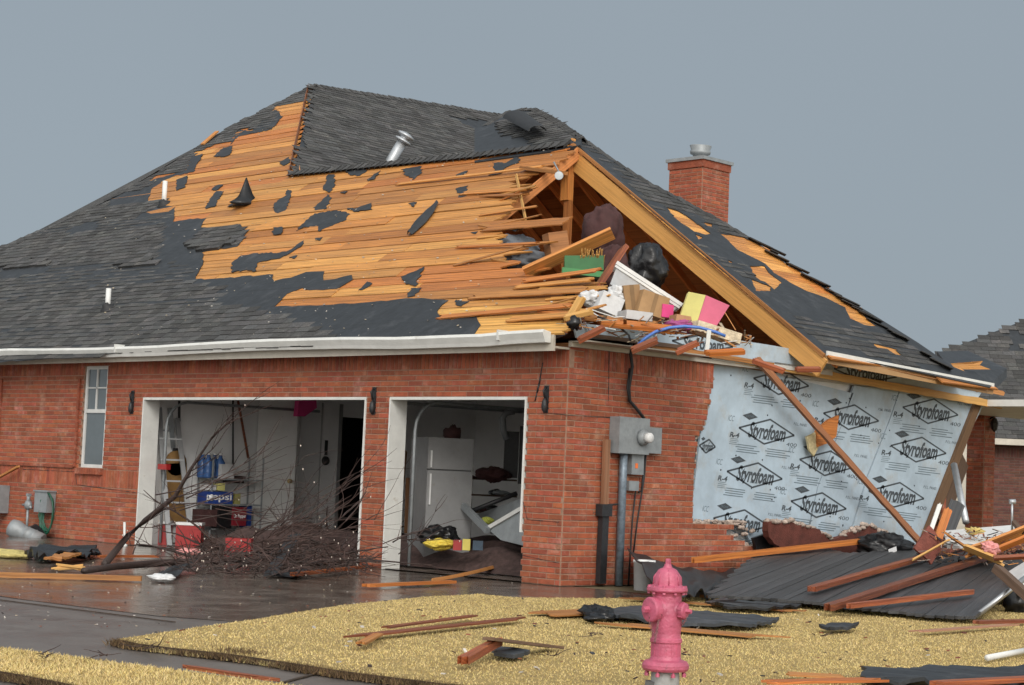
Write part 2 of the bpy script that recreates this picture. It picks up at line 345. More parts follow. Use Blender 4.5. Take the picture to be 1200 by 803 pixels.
def grass(name, pts, h, wd, z0, m, colr=(.86, 1.12), seed=1):
    rg = np.random.default_rng(seed); n = len(pts); P = np.zeros((n, 3, 3)); a = rg.uniform(0, 6.283, n); hh = h*rg.uniform(.5, 1.3, n)
    le = rg.normal(0, .55, (n, 2))*hh[:, None]
    P[:, 0, 0] = pts[:, 0]-np.cos(a)*wd; P[:, 0, 1] = pts[:, 1]-np.sin(a)*wd; P[:, 1, 0] = pts[:, 0]+np.cos(a)*wd; P[:, 1, 1] = pts[:, 1]+np.sin(a)*wd
    P[:, :2, 2] = z0; P[:, 2, :2] = pts+le; P[:, 2, 2] = z0+hh
    o = Vector((pts[:, 0].mean(), pts[:, 1].mean(), z0)); V = P.reshape(-1, 3)-np.array(o)
    me = bpy.data.meshes.new(name); me.vertices.add(3*n); me.vertices.foreach_set('co', V.ravel()); me.loops.add(3*n); me.loops.foreach_set('vertex_index', np.arange(3*n))
    me.polygons.add(n); me.polygons.foreach_set('loop_start', np.arange(0, 3*n, 3)); me.update(calc_edges=True)
    cc = np.ones((n, 3, 4)); t = rg.uniform(*colr, n); cc[:, :, 0] = t[:, None]; cc[:, :, 1] = (t*rg.uniform(.93, 1.04, n))[:, None]; cc[:, :, 2] = (t*rg.uniform(.8, 1.1, n))[:, None]
    ca = me.color_attributes.new('Col', 'FLOAT_COLOR', 'CORNER'); ca.data.foreach_set('color', cc.ravel())
    me.materials.append(MAT[m]); ob = bpy.data.objects.new(name, me); ob.location = o; COL.objects.link(ob); return ob
rg = np.random.default_rng(3)
X = rg.uniform(-1, 14, 620000); Y = rg.uniform(-11, 9, 620000)
D = (X-CAM.x)*_F.x+(Y-CAM.y)*_F.y; S = ((X-CAM.x)*_Rt.x+(Y-CAM.y)*_Rt.y)/np.maximum(D, .1)
k = (D > 8.8) & (np.abs(S-.03) < .36) & (rg.uniform(0, 1, len(X)) < np.clip((14.5/np.maximum(D, 1))**2, .25, 1)) & np_in(X, Y, lawn)
tag(grass('dormant_grass', np.stack([X[k], Y[k]], 1), .013, .0042, LZ-.012, 'grass'), 'short dormant straw yellow lawn grass', None, None, 'stuff')
X = rg.uniform(1, 9, 160000); Y = rg.uniform(-11.5, -7, 160000); k = np_in(X, Y, strip)
tag(grass('verge_grass', np.stack([X[k], Y[k]], 1), .018, .0042, .033, 'grass', seed=2), 'straw yellow grass of the verge between sidewalk and road', None, None, 'stuff')
def edge_tufts(name, pxs, z, seed, label, dens=900, spread=.05, h=.05):
    rg = np.random.default_rng(seed); A = [G(x, y, z) for x, y in pxs]; out_ = []
    for p, q in zip(A, A[1:]):
        l = (q-p).length; n = int(l*dens); t = rg.uniform(0, 1, n); m_ = np.array([noise.noise(Vector((p.x+(q.x-p.x)*k, p.y+(q.y-p.y)*k, 0))*2.3) for k in t])
        keep = rg.uniform(-.35, .45, n) < m_+.12; t = t[keep]; n = len(t)
        out_.append(np.stack([p.x+(q.x-p.x)*t+rg.normal(0, spread, n), p.y+(q.y-p.y)*t+rg.normal(0, spread, n)], 1))
    pts = np.concatenate(out_); tag(grass(name, pts, h, .005, .0, 'dark_grass', (.5, 1.6), seed), label, None, None, 'stuff')
EDGE = [(138, 747), (160, 752), (200, 757), (267, 764), (330, 773), (400, 784), (520, 799), (640, 811)]
edge_tufts('edging_grass', EDGE, LZ, 5, 'dark ragged dead grass along the sidewalk edge of the lawn', 4200, .035, .038)
VED = [(0, 783), (50, 792), (100, 802), (160, 815)]
edge_tufts('verge_edging', VED, .05, 6, 'dark ragged dead grass along the road edge of the verge', 4200, .035, .038)
edge_tufts('clump_grass', [(262, 760), (300, 766)], LZ, 8, 'dark clump of dead grass bulging from the lawn edge', 3500, .06, .06)
def fringe(name, px, z, seed, label, sp=.022):
    rg = np.random.default_rng(seed); A = [G(x, y, z) for x, y in px]; o = []
    for p, q in zip(A, A[1:]):
        n = int((q-p).length*1500); t = rg.uniform(0, 1, n); o.append(np.stack([p.x+(q.x-p.x)*t+rg.normal(0, sp, n), p.y+(q.y-p.y)*t+rg.normal(0, sp, n)], 1))
    tag(grass(name, np.concatenate(o), .024, .0045, .0, 'grass', (.22, .8), seed), label, None, None, 'stuff')
fringe('fringe_grass', EDGE+[], LZ, 15, 'straw blades hanging over the sidewalk edge of the lawn')
fringe('fringe_grass', lawnpx, LZ, 16, 'straw blades hanging over the drive edge of the lawn')
fringe('fringe_grass', VED, .05, 17, 'straw blades over the road edge of the verge'); fringe('fringe_grass', strip_px, .05, 18, 'straw blades over the sidewalk edge of the verge')
# ------------------------------------------------------------ the damaged house
EAV, T1 = 2.86, .732
n1 = Vector((0, -T1, 1)); d1 = EAV+.3*T1
def P1(x, y): return on(x, y, n1, d1)
A_ = P1(673, 170); RB_ = FW(960, 411, A_.y); T2 = (A_.z-RB_.z)/(RB_.x-A_.x); n2 = Vector((T2, 0, 1)); d2 = A_.z+T2*A_.x
def P2(x, y): return on(x, y, n2, d2)
C_ = P1(343, 205); B_ = P1(368, 100); T3 = (B_.z-C_.z)/(C_.x-B_.x); n3 = Vector((T3, 0, 1)); d3 = C_.z+T3*C_.x
def P3(x, y): return on(x, y, n3, d3)
class Frame:
    def __init__(s, o, u, v): s.o = Vector(o); s.u = Vector(u).normalized(); s.n = s.u.cross(Vector(v)).normalized(); s.v = s.n.cross(s.u)
    def to2(s, p): d = p-s.o; return (d.dot(s.u), d.dot(s.v))
    def at(s, a, b, h=0): return s.o+s.u*a+s.v*b+s.n*h
F1 = Frame((-22, -.3, EAV), (1, 0, 0), (0, 1, T1))
F2 = Frame((.3, 0, d2-T2*.3), (0, 1, 0), (-1, 0, T2))
F3 = Frame(C_, (0, 1, 0), (-1, 0, T3))
house = thing('damaged_house', 'red brick house with torn open roof, exposed attic and two open garage bays', 'house', (-6, 4, 0))
def poly2(fr, fn, px, amp=.0, step=.0):
    P = [fr.to2(fn(x, y)) for x, y in px]
    if not step: return P
    o = []
    for i, (a, b) in enumerate(P):
        c, d = P[(i+1) % len(P)]; l = math.hypot(c-a, d-b); k = max(1, int(l/step))
        for j in range(k):
            t = j/k; q = amp if j else amp*.3; o.append((a+(c-a)*t+U(-q, q), b+(d-b)*t+U(-q, q)*.6))
    return o
def sheet(mb, fr, poly, h0, h1, col=1.0, holes=()):
    V_ = [[Vector((a, b, 0)) for a, b in poly]]+[[Vector((a, b, 0)) for a, b in hl] for hl in holes]
    flat = [p for l in V_ for p in l]; tr = tessellate_polygon(V_)
    def wv(p): return .012*noise.noise(Vector((p.x*1.1, p.y*1.1, 3)))+.006*noise.noise(Vector((p.x*4, p.y*4, 3)))
    T = [fr.at(p.x, p.y, h1+wv(p)) for p in flat]
    for t in tr:
        q = [T[k] for k in t]
        if (q[1]-q[0]).cross(q[2]-q[0]).dot(fr.n) < 0: q.reverse()
        mb.face(q, col)
    i0 = 0
    for l in V_:
        n = len(l)
        for i in range(n):
            j = (i+1) % n; a, b = l[i], l[j]; mb.face([fr.at(a.x, a.y, h0), fr.at(b.x, b.y, h0), T[i0+j], T[i0+i]], col)
        i0 += n
EXP = .128
def shingles(mb, fr, polys, h=.016, tab=.31, excl=()):
    us = [p[0] for P in polys for p in P]; vs = [p[1] for P in polys for p in P]
    v = math.floor(min(vs)/EXP)*EXP; row = 0
    while v < max(vs):
        row = int(round(v/EXP)); u = min(us)+(row % 2)*tab*.5+(row*.137 % 1)*.1
        while u < max(us):
            wd = tab*U(.55, 1.0)
            cu, cv = u+wd/2, v+EXP*.5
            if any(inpoly(cu, cv, P) for P in polys) and not any(inpoly(cu, cv, P) for P in excl):
                g = U(.6, 1.45); g = (g*U(.97, 1.04), g, g*U(.96, 1.03)); hh = h-.003+U(0, .008); l = EXP*1.25; dv = U(-.008, .008)
                a, b = fr.at(u+.004, v+dv, hh), fr.at(u+wd-.004, v+dv, hh); c, d = fr.at(u+wd-.004, v+l, h-.008), fr.at(u+.004, v+l, h-.008)
                e, f = fr.at(u+.004, v+dv, 0.004), fr.at(u+wd-.004, v+dv, 0.004)
                mb.face([a, b, c, d], g); mb.face([e, f, b, a], tuple(k*.55 for k in g)); mb.face([f, c, b], g); mb.face([a, d, e], g)
            u += wd
        v += EXP
def caps(mb, pts, nrm_a, nrm_b, step=.15, wd=.17, lift=.03):
    # overlapping ridge caps along a polyline; the two wings drop along both roof planes
    pts = [Vector(p) for p in pts]
    for p, q in zip(pts, pts[1:]):
        d = q-p; l = d.length; d.normalize(); k = max(1, int(l/step)); na, nb = Vector(nrm_a).normalized(), Vector(nrm_b).normalized()
        wa = d.cross(na).normalized(); wb = d.cross(nb).normalized()
        if wa.z > 0: wa = -wa
        if wb.z > 0: wb = -wb
        for i in range(k):
            c = p+d*(l*i/k); e = c+d*(step*1.5); up = Vector((0, 0, lift+U(0, .012))); g = U(.6, 1.25)
            for wv in (wa, wb):
                q_ = [c+up*1.1, c+wv*wd+up*.9, e+wv*wd*.92+up*.35, e+up*.5]; mb.face(q_, g)
                mb.face([c+up*1.1, c+wv*wd+up*.9, c+wv*wd, c+Vector((0, 0, .005))], g*.6)

# --- P1: outline and boards
R_v = []   # right limit (u as function of v) of the front slope's boards, from the torn edge
endpx = [(672, 384), (671, 376), (674, 367), (670, 358), (676, 350), (684, 342), (682, 334), (672, 328), (640, 321), (606, 314), (594, 306), (600, 297), (627, 290), (585, 281), (572, 276), (585, 272), (660, 266), (612, 262), (590, 255), (596, 243), (603, 232), (618, 227), (596, 219), (606, 209), (618, 203), (640, 199), (660, 190), (672, 183), (675, 172), (673, 168)]
R_v = sorted([F1.to2(P1(x, y))[::-1] for x, y in endpx])
ridge_v = F1.to2(C_)[1]; ridgeA = F1.to2(A_)
L_px = [(-60, 330), (5, 291), (75, 258), (140, 227), (185, 203), (240, 167), (290, 139), (330, 119), (368, 100)]
L_v = [(0, 0)]+sorted([F1.to2(P1(x, y))[::-1] for x, y in L_px if x > 0])
L_v = [(0, F1.to2(P1(5, 291))[0]-5.0)]+L_v[1:]
def interp(T, v):
    if v <= T[0][0]: return T[0][1]
    for (a, b), (c, d) in zip(T, T[1:]):
        if a <= v <= c: return b+(d-b)*(v-a)/max(1e-6, c-a)
    return T[-1][1]
cb, bb = F1.to2(C_), F1.to2(B_)
def right1(v):
    if v <= ridgeA[1]: return interp(R_v, v)
    return cb[0]-.09+(bb[0]-cb[0])*(v-cb[1])/(bb[1]-cb[1]) if v > cb[1] else cb[0]+(ridgeA[0]-cb[0])*(1-(v-ridgeA[1])/max(1e-3, cb[1]-ridgeA[1]))
BW = .245
tones = [(1, 1, 1), (1.15, 1.12, 1.05), (.85, .78, .75), (1.05, .92, .8), (1.2, 1.25, 1.2), (.95, .72, .62), (1.1, 1.05, .95), (.8, .66, .55)]
def tone(s=1.0):
    t = random.choice(tones); k = U(.88, 1.1)*s; return (t[0]*k, t[1]*k, t[2]*k)
deck = MB(); v = 0; row = 0
while v < bb[1]-.05:
    vm = v+BW/2; u0 = interp(L_v, vm); u1 = right1(vm); torn = v < ridgeA[1]-.1
    u = u1; first = True
    while u > u0:
        l = U(1.6, 4.2); s = max(u0, u-l)
        if s-u0 < .5: s = u0
        n = 5 if (first and torn) else 1
        right = [(u+(U(-.15, .12 if v < ridgeA[1]-.8 else -.02) if (first and torn) else -.002), v+.010+(BW-.020)*i/n) for i in range(n+1)]
        if first and torn and v < ridgeA[1]-.8 and random.random() < .5: k_ = random.randint(1, 4); right[k_] = (right[k_][0]+U(.1, .4), right[k_][1])
        poly = [(s+.002, v+BW-.010), (s+.002, v+.010)]+right
        hh = U(-.009, .006)
        tn = tone(); 
        if v < .55 and u > 18.5: tn = (1.35, 1.55, 1.5)
        deck.extr(poly, F1.at, -.022+hh, hh, tn)
        u = s; first = False
    v += BW; row += 1
# splinters and peeled strips along the torn edge
for i in range(16):
    vv = U(.2, ridgeA[1]-1.1); ue = interp(R_v, vv); l = U(.25, 1.1)
    p = F1.at(ue-l*U(.3, .9), vv, .01); a = U(-.25, .15); q = p+(F1.u*math.cos(a)+F1.v*math.sin(a))*l+F1.n*U(-.05, .10)
    deck.beam(p, q, U(.03, .08), .014, F1.n, tone(.95), jag=.10)
for (x0, y0, x1, y1, wd) in ((575, 268, 664, 264, .22), (560, 283, 668, 331, .0), (540, 291, 628, 290, .05), (620, 330, 700, 322, .10), (610, 338, 690, 333, .09), (560, 349, 682, 345, .14), (520, 373, 668, 363, .10), (600, 376, 668, 374, .12), (470, 217, 632, 200, .06), (545, 228, 618, 226, .10)):
    if wd: deck.beam(P1(x0, y0)+F1.n*.02, P1(x1, y1)+F1.n*.06, wd, .018, F1.n, tone(1.1), jag=.12)
deck.build('roof_deck', 'deck', house)
# underside skin of the intact front slope so no light leaks in
b = MB(); b.face([F1.at(0, 0, -.05), F1.at(18.2, 0, -.05), F1.at(16.5, ridgeA[1], -.05), F1.at(cb[0]+.2, cb[1], -.05), F1.at(bb[0]-.5, bb[1]-.3, -.05), F1.at(interp(L_v, 4)+.3, 4, -.05)])
b.build('roof_underside', 'wood_attic', house)

# --- P1: felt underlay and shingles
Z4 = lambda pts: [(220+x/4.4625, 180+y/4.4625) for x, y in pts]
Z5 = lambda pts: [(440+x/3.65, 180+y/3.65) for x, y in pts]
Z1 = lambda pts: [(x/2.295, 80+y/2.295) for x, y in pts]
Z2 = lambda pts: [(320+x/2.295, 80+y/2.295) for x, y in pts]
felt = MB()
big = [(-75, 335), (5, 291), (80, 256), (142, 225), (181, 211), (172, 239), (190, 241), (205, 243), (203, 261), (222, 257), (242, 256), (235, 267), (255, 268), (279, 263), (290, 272), (279, 289), (237, 296), (239, 306), (235, 315), (229, 328), (270, 326), (320, 322), (322, 330), (341, 326), (359, 319), (381, 318), (379, 329), (393, 328), (413, 323), (413, 328), (395, 339), (363, 341), (354, 338), (337, 345), (321, 360), (380, 358), (429, 355), (494, 350), (526, 352), (512, 365), (529, 376), (557, 370), (564, 381), (556, 392), (200, 410), (-75, 430)]
sheet(felt, F1, poly2(F1, P1, big, .035, .13), 0, .009)
small = [Z4(p) for p in ([(95, 290), (120, 235), (150, 200), (190, 200), (155, 250), (140, 280)], [(450, 270), (480, 240), (510, 225), (520, 190), (545, 205), (530, 250), (510, 300), (470, 315), (448, 295)],
    [(735, 110), (770, 110), (770, 175), (740, 205), (708, 190)], [(700, 250), (735, 215), (750, 240), (725, 290), (670, 298), (655, 285)], [(570, 405), (620, 350), (665, 315), (770, 300), (845, 315), (830, 350), (740, 385), (690, 410), (675, 380), (610, 385)],
    [(445, 390), (500, 385), (490, 425), (450, 425)], [(230, 580), (270, 540), (340, 525), (480, 520), (520, 515), (560, 490), (610, 455), (590, 490), (540, 520), (480, 550), (370, 570), (350, 620), (310, 610), (235, 625)],
    [(835, 290), (870, 290), (960, 262), (965, 295), (930, 300), (870, 305)], [(890, 715), (940, 670), (965, 680), (910, 715)], [(810, 85), (860, 75), (940, 90), (900, 118), (850, 115)], [(940, 140), (975, 110), (1010, 90), (975, 140)], [(125, 190), (160, 165), (185, 165), (150, 195)], [(480, 45), (530, 20), (535, 45), (500, 65)], [(665, 445), (705, 440), (690, 458)], [(530, 545), (575, 535), (560, 550)], [(800, 205), (835, 200), (820, 212)])]
small += [Z5(p) for p in ([(110, 70), (190, 55), (200, 80), (165, 112), (130, 95)], [(500, 40), (560, 40), (610, 5), (615, 40), (560, 60), (540, 85), (485, 95), (510, 75)], [(345, 150), (395, 138), (395, 180), (365, 190)],
    [(110, 530), (210, 485), (190, 530), (170, 570), (130, 560)], [(150, 580), (200, 575), (170, 610), (135, 618)], [(345, 625), (400, 635), (365, 655), (350, 650)], [(800, 605), (860, 580), (850, 610)], [(140, 215), (180, 210), (165, 230)], [(410, 338), (440, 333), (430, 345)], [(585, 325), (610, 322), (600, 335)], [(345, 95), (395, 75), (370, 100)])]
small += [Z1(p) for p in ([(475, 300), (505, 290), (500, 320), (475, 330)], [(575, 238), (600, 215), (625, 210), (620, 232), (600, 240)], [(620, 205), (640, 165), (680, 170), (740, 112), (760, 130), (730, 165), (640, 185)], [(395, 330), (415, 300), (500, 275), (515, 240), (545, 232), (520, 280), (470, 290)])]
for p in small: sheet(felt, F1, poly2(F1, P1, p, .034, .055), .001, .010)
uL = F1.to2(P1(-70, 380))[0]; farl = [(interp(L_v, 0)+.02, .02), (uL+1.5, .02), (uL+1.5, 5.5), (interp(L_v, 5.5), 5.5), (interp(L_v, 3), 3)]
sheet(felt, F1, farl, 0, .006)
felt.build('roofing_felt', 'felt', house)
# a long flap of felt curled up on the boards
b = MB(); p0, p1 = P1(481, 277), P1(514, 240); dd = p1-p0
b.grid(lambda s, t: p0+dd*s+F1.u*((t-.5)*.22*math.sin(math.pi*(.15+.8*s)))+F1.n*(.03+.05*math.sin(math.pi*t)+.02*noise.noise(Vector((s*4, t*3, 2)))), 14, 6, thick=.006)
b.build('felt_flap', 'felt', house)
sh = MB()
main_sh = [(-75, 335), (0, 294), (15, 289), (70, 262), (122, 237), (128, 240), (115, 262), (160, 258), (197, 254), (190, 285), (181, 308), (225, 308), (223, 328), (260, 337), (262, 358), (305, 364), (345, 375), (370, 384), (392, 394), (400, 402), (200, 412), (-75, 430)]
tear = Z1([(0, 515), (70, 535), (130, 530), (130, 545), (60, 560), (0, 570)]); tear2 = Z1([(175, 437), (265, 408), (275, 425), (200, 447)])
strip_sh = [(140, 225), (185, 203), (240, 166), (280, 143), (325, 120), (368, 100), (362, 119), (322, 125), (329, 137), (318, 150), (279, 152), (270, 168), (250, 170), (231, 178), (218, 202), (183, 206), (174, 215), (167, 224), (144, 226)]
patch_sh = [(222, 280), (235, 270), (279, 263), (290, 272), (279, 287), (253, 291), (222, 294)]
shingles(sh, F1, [poly2(F1, P1, p) for p in (main_sh, strip_sh, patch_sh)], excl=[poly2(F1, P1, tear), poly2(F1, P1, tear2)])
shingles(sh, F1, [farl], excl=[poly2(F1, P1, main_sh)])
shingles(sh, F1, [poly2(F1, P1, Z1([(310, 533), (330, 520), (410, 515), (420, 528), (360, 538)])), poly2(F1, P1, Z1([(510, 490), (515, 470), (600, 462), (640, 470), (580, 490)])), poly2(F1, P1, Z1([(0, 525), (60, 515), (130, 520), (125, 530), (20, 540)]))], h=.05)
caps(sh, [P1(x, y) for x, y in ((10, 290), (75, 258), (140, 227), (185, 203), (240, 167), (290, 139), (330, 119), (368, 100))], n1, (-1, .3, .7), .16, .16, .02)
# --- P3 and the hump
P3px = [(368, 100), (480, 117), (540, 127), (605, 140), (612, 186), (565, 200), (450, 215), (343, 207)]
q3 = poly2(F3, P3, P3px)
b3 = MB(); sheet(b3, F3, q3, -.02, 0); 
tornp3 = poly2(F3, P3, Z2([(470, 130), (560, 140), (650, 165), (640, 200), (560, 175)]))
shingles(sh, F3, [q3], excl=[tornp3], tab=.36)
P4a = F3.at(*F3.to2(P3(570, 148)), .0)
Fh = Frame(P1(560, 187), (A_-P1(560, 187)), (0, 1, .55))
nh = Fh.n; dh = nh.dot(Fh.o)
def PH(x, y): return on(x, y, nh, dh)
Dp = PH(628, 128)
hump = [(556, 150), (575, 145), (598, 131), (628, 128), (655, 142), (682, 160), (680, 170), (640, 178), (556, 190)]
qh = poly2(Fh, PH, hump); sheet(b3, Fh, qh, -.05, 0)
shingles(sh, Fh, [poly2(Fh, PH, [(575, 148), (598, 134), (628, 131), (652, 144), (672, 158), (672, 166), (640, 172), (612, 162), (590, 157)])], tab=.3)
caps(sh, [A_+Vector((-.1, .0, .03)), P1(560, 181)*.0+P1(560, 184)+Vector((0, 0, .03)), C_+Vector((.02, 0, .03))], n1, (0, T1, 1), .15, .15, .045)
caps(sh, [B_, P3(600, 137)], n3, (-T3, 0, 1), .18, .16, .03)
caps(sh, [PH(684, 162), PH(655, 142), PH(628, 128), PH(612, 128), PH(598, 131), PH(572, 146)], nh, (.3, .6, .7), .13, .11, .02)
b3.build('roofing_felt', 'felt', house)
# edge strip of the left shingle hip at C-B
b = MB(); b.beam(C_+Vector((-.05, -.05, -.01)), B_+Vector((-.06, -.1, -.02)), .02, .05, n1, (.35, .25, .25)); b.build('hip_board', 'deck', house)

# --- P2: side slope, deck + felt with holes + shingles
P2out = [(673, 168), (681, 161), (712, 183), (760, 215), (805, 238), (850, 262), (880, 280), (921, 309), (967, 336), (1030, 374), (1075, 402), (1117, 431), (1164, 449), (1160, 455), (1060, 434), (962, 413), (912, 372), (816, 292), (740, 228)]
q2 = poly2(F2, P2, P2out)
random.seed(11); d2m = MB(); vs2 = [p[1] for p in q2]; us2 = [p[0] for p in q2]
def span(poly, v):
    X_ = []
    for i in range(len(poly)):
        (a, b), (c, d) = poly[i], poly[(i+1) % len(poly)]
        if (b > v) != (d > v): X_.append(a+(c-a)*(v-b)/(d-b))
    return (min(X_), max(X_)) if X_ else None
v = min(vs2)
while v < max(vs2):
    s = span(q2, v+BW/2)
    if s:
        u = s[0]
        while u < s[1]:
            e = min(s[1], u+U(1.2, 2.6)); n = 3
            d2m.extr([(u+.002, v+.003), (e-.002, v+.003), (e-.002, v+BW-.003), (u+.002, v+BW-.003)], F2.at, -.022, 0, tone(1.15)); u = e
    v += BW
d2m.build('roof_deck', 'deck', house)
b = MB(); sheet(b, F2, q2, -.040, -.036); b.build('roof_underside', 'wood_attic', house)
ZA = lambda pts: [(560+x/2.769, 140+y/2.769) for x, y in pts]
ZB = lambda pts: [(880+x/2.869, 200+y/2.869) for x, y in pts]
holes = [ZA([(610, 288), (650, 300), (690, 325), (725, 350), (755, 372), (735, 376), (700, 366), (660, 340), (630, 315)]), ZA([(722, 338), (755, 336), (762, 355), (735, 350)]),
    ZA([(785, 372), (862, 383), (905, 402), (960, 438), (1010, 468)])[0:4]+[(935, 316), (975, 345), (1003, 362), (1020, 378), (1028, 384), (1012, 382), (996, 374), (990, 361), (968, 350), (945, 342), (925, 332)]+ZA([(960, 500), (930, 470), (880, 445), (840, 425), (812, 395)]),
    ZA([(880, 478), (930, 478), (945, 500), (985, 530), (960, 555), (930, 530), (900, 520)]), ZA([(885, 520), (950, 545), (950, 560), (900, 560)]), ZB([(410, 582), (440, 590), (500, 605), (528, 638), (500, 630), (470, 612), (420, 604)]), ZA([(700, 372), (730, 385), (715, 392)]), ZA([(810, 458), (825, 465), (822, 480)])]
random.seed(5); hp = [poly2(F2, P2, h_, .018, .08) for h_ in holes]
f2 = MB(); sheet(f2, F2, q2, 0, .012, holes=hp); f2.build('roofing_felt', 'felt', house)
sh2 = [[(679, 170), (684, 166), (712, 186), (760, 215), (805, 238), (850, 262), (875, 278), (850, 276), (820, 262), (784, 252), (762, 240), (740, 218), (712, 192)], ZA([(560, 258), (620, 285), (720, 318), (800, 372), (780, 372), (700, 330), (640, 300), (600, 285)]),
    [(905, 352), (935, 372), (955, 376), (1000, 378), (1030, 390), (1075, 408), (1105, 430), (1060, 428), (1000, 410), (962, 402), (935, 385)], ZA([(660, 372), (720, 395), (800, 440), (860, 470), (900, 520), (870, 520), (790, 470), (720, 420)])]
shingles(sh, F2, [poly2(F2, P2, p) for p in sh2], excl=hp)
caps(sh, [P2(x, y) for x, y in ((680, 160), (712, 183), (760, 215), (805, 238), (850, 262), (878, 280))], n2, (-.2, .7, .7), .16, .15, .02)
for i in range(26):   # ragged bits of shingle standing along the hip
    t = U(0, 1); p = P2(880+t*225, 280+t*150+U(-1, 3)); a = U(.08, .28); sh.obox(p+Vector((0, 0, .02+U(0, .03))), (a*.5, a*.5, -a*.3), (.06, -.06, .0), (0, 0, .006), U(.5, 1.1))
sh.build('shingles', 'shingle', house)
# back slopes: closes the roof behind, seen from inside as the attic's rear
b = MB(); y9 = 9.0; zr = A_.z
RL = P2(1105, 433)
b.face([A_+Vector((0, .02, -.04)), C_+Vector((0, .02, -.04)), (C_.x, y9, 2.85), (RL.x-.3, y9-.6, 2.85)])
b.face([A_, (RL.x-.3, y9-.6, 2.85), P2(1105, 433)-n2*.05, P2(850, 262)-n2*.05])
b.build('rear_slope', 'wood_attic', house)
b = MB(); Lp = [P1(x, y) for x, y in ((368, 100), (240, 167), (140, 227), (5, 291))]
e3 = P3(600, 137)
b.face([B_, e3, (e3.x-6, e3.y+1, 2.8), (B_.x-9, B_.y+3, 2.8)]); b.face([B_, (B_.x-9, B_.y+3, 2.8), F1.at(L_v[0][1], 0), Lp[3], Lp[2], Lp[1]])
b.build('rear_slope', 'shingle', house)

# --- gutter, fascia, soffit of the front
XL = -23
b = MB(); prof = [(-.30, 2.76), (-.30, 2.885), (-.425, 2.905), (-.44, 2.87), (-.405, 2.80), (-.39, 2.76)]
ns = 46; X_ = [XL+(-.02-XL)*i/ns for i in range(ns+1)]
vs_ = []
for i, x in enumerate(X_):
    sg = -.035*math.sin((x+5)*.45)**2*(1 if x < -1 else .2)+.012*noise.noise(Vector((x, 0, 0)))
    kk = .05*noise.noise(Vector((x*.7, 5, 0)))
    vs_ += [(x, y+(kk*.3 if y < -.35 else 0), z+sg) for y, z in prof]
m = len(prof); fs = [(i*m+k, (i+1)*m+k, (i+1)*m+(k+1) % m, i*m+(k+1) % m) for i in range(ns) for k in range(m)]+[tuple(range(m)), tuple(ns*m+k for k in range(m))[::-1]]
b.shared(vs_, fs, 1, 0, False); 
for x in (-.75, -8.6): b.box((x, -.444, 2.79), (x+.03, -.28, 2.912), .9)
gut = b.build('gutter', 'white_paint', house)
b = MB(); b.box((XL, -.296, 2.665), (.02, -.262, 2.85)); b.box((XL, -.262, 2.70), (0, -.0, 2.725)); b.build('fascia', 'cream_paint', house)
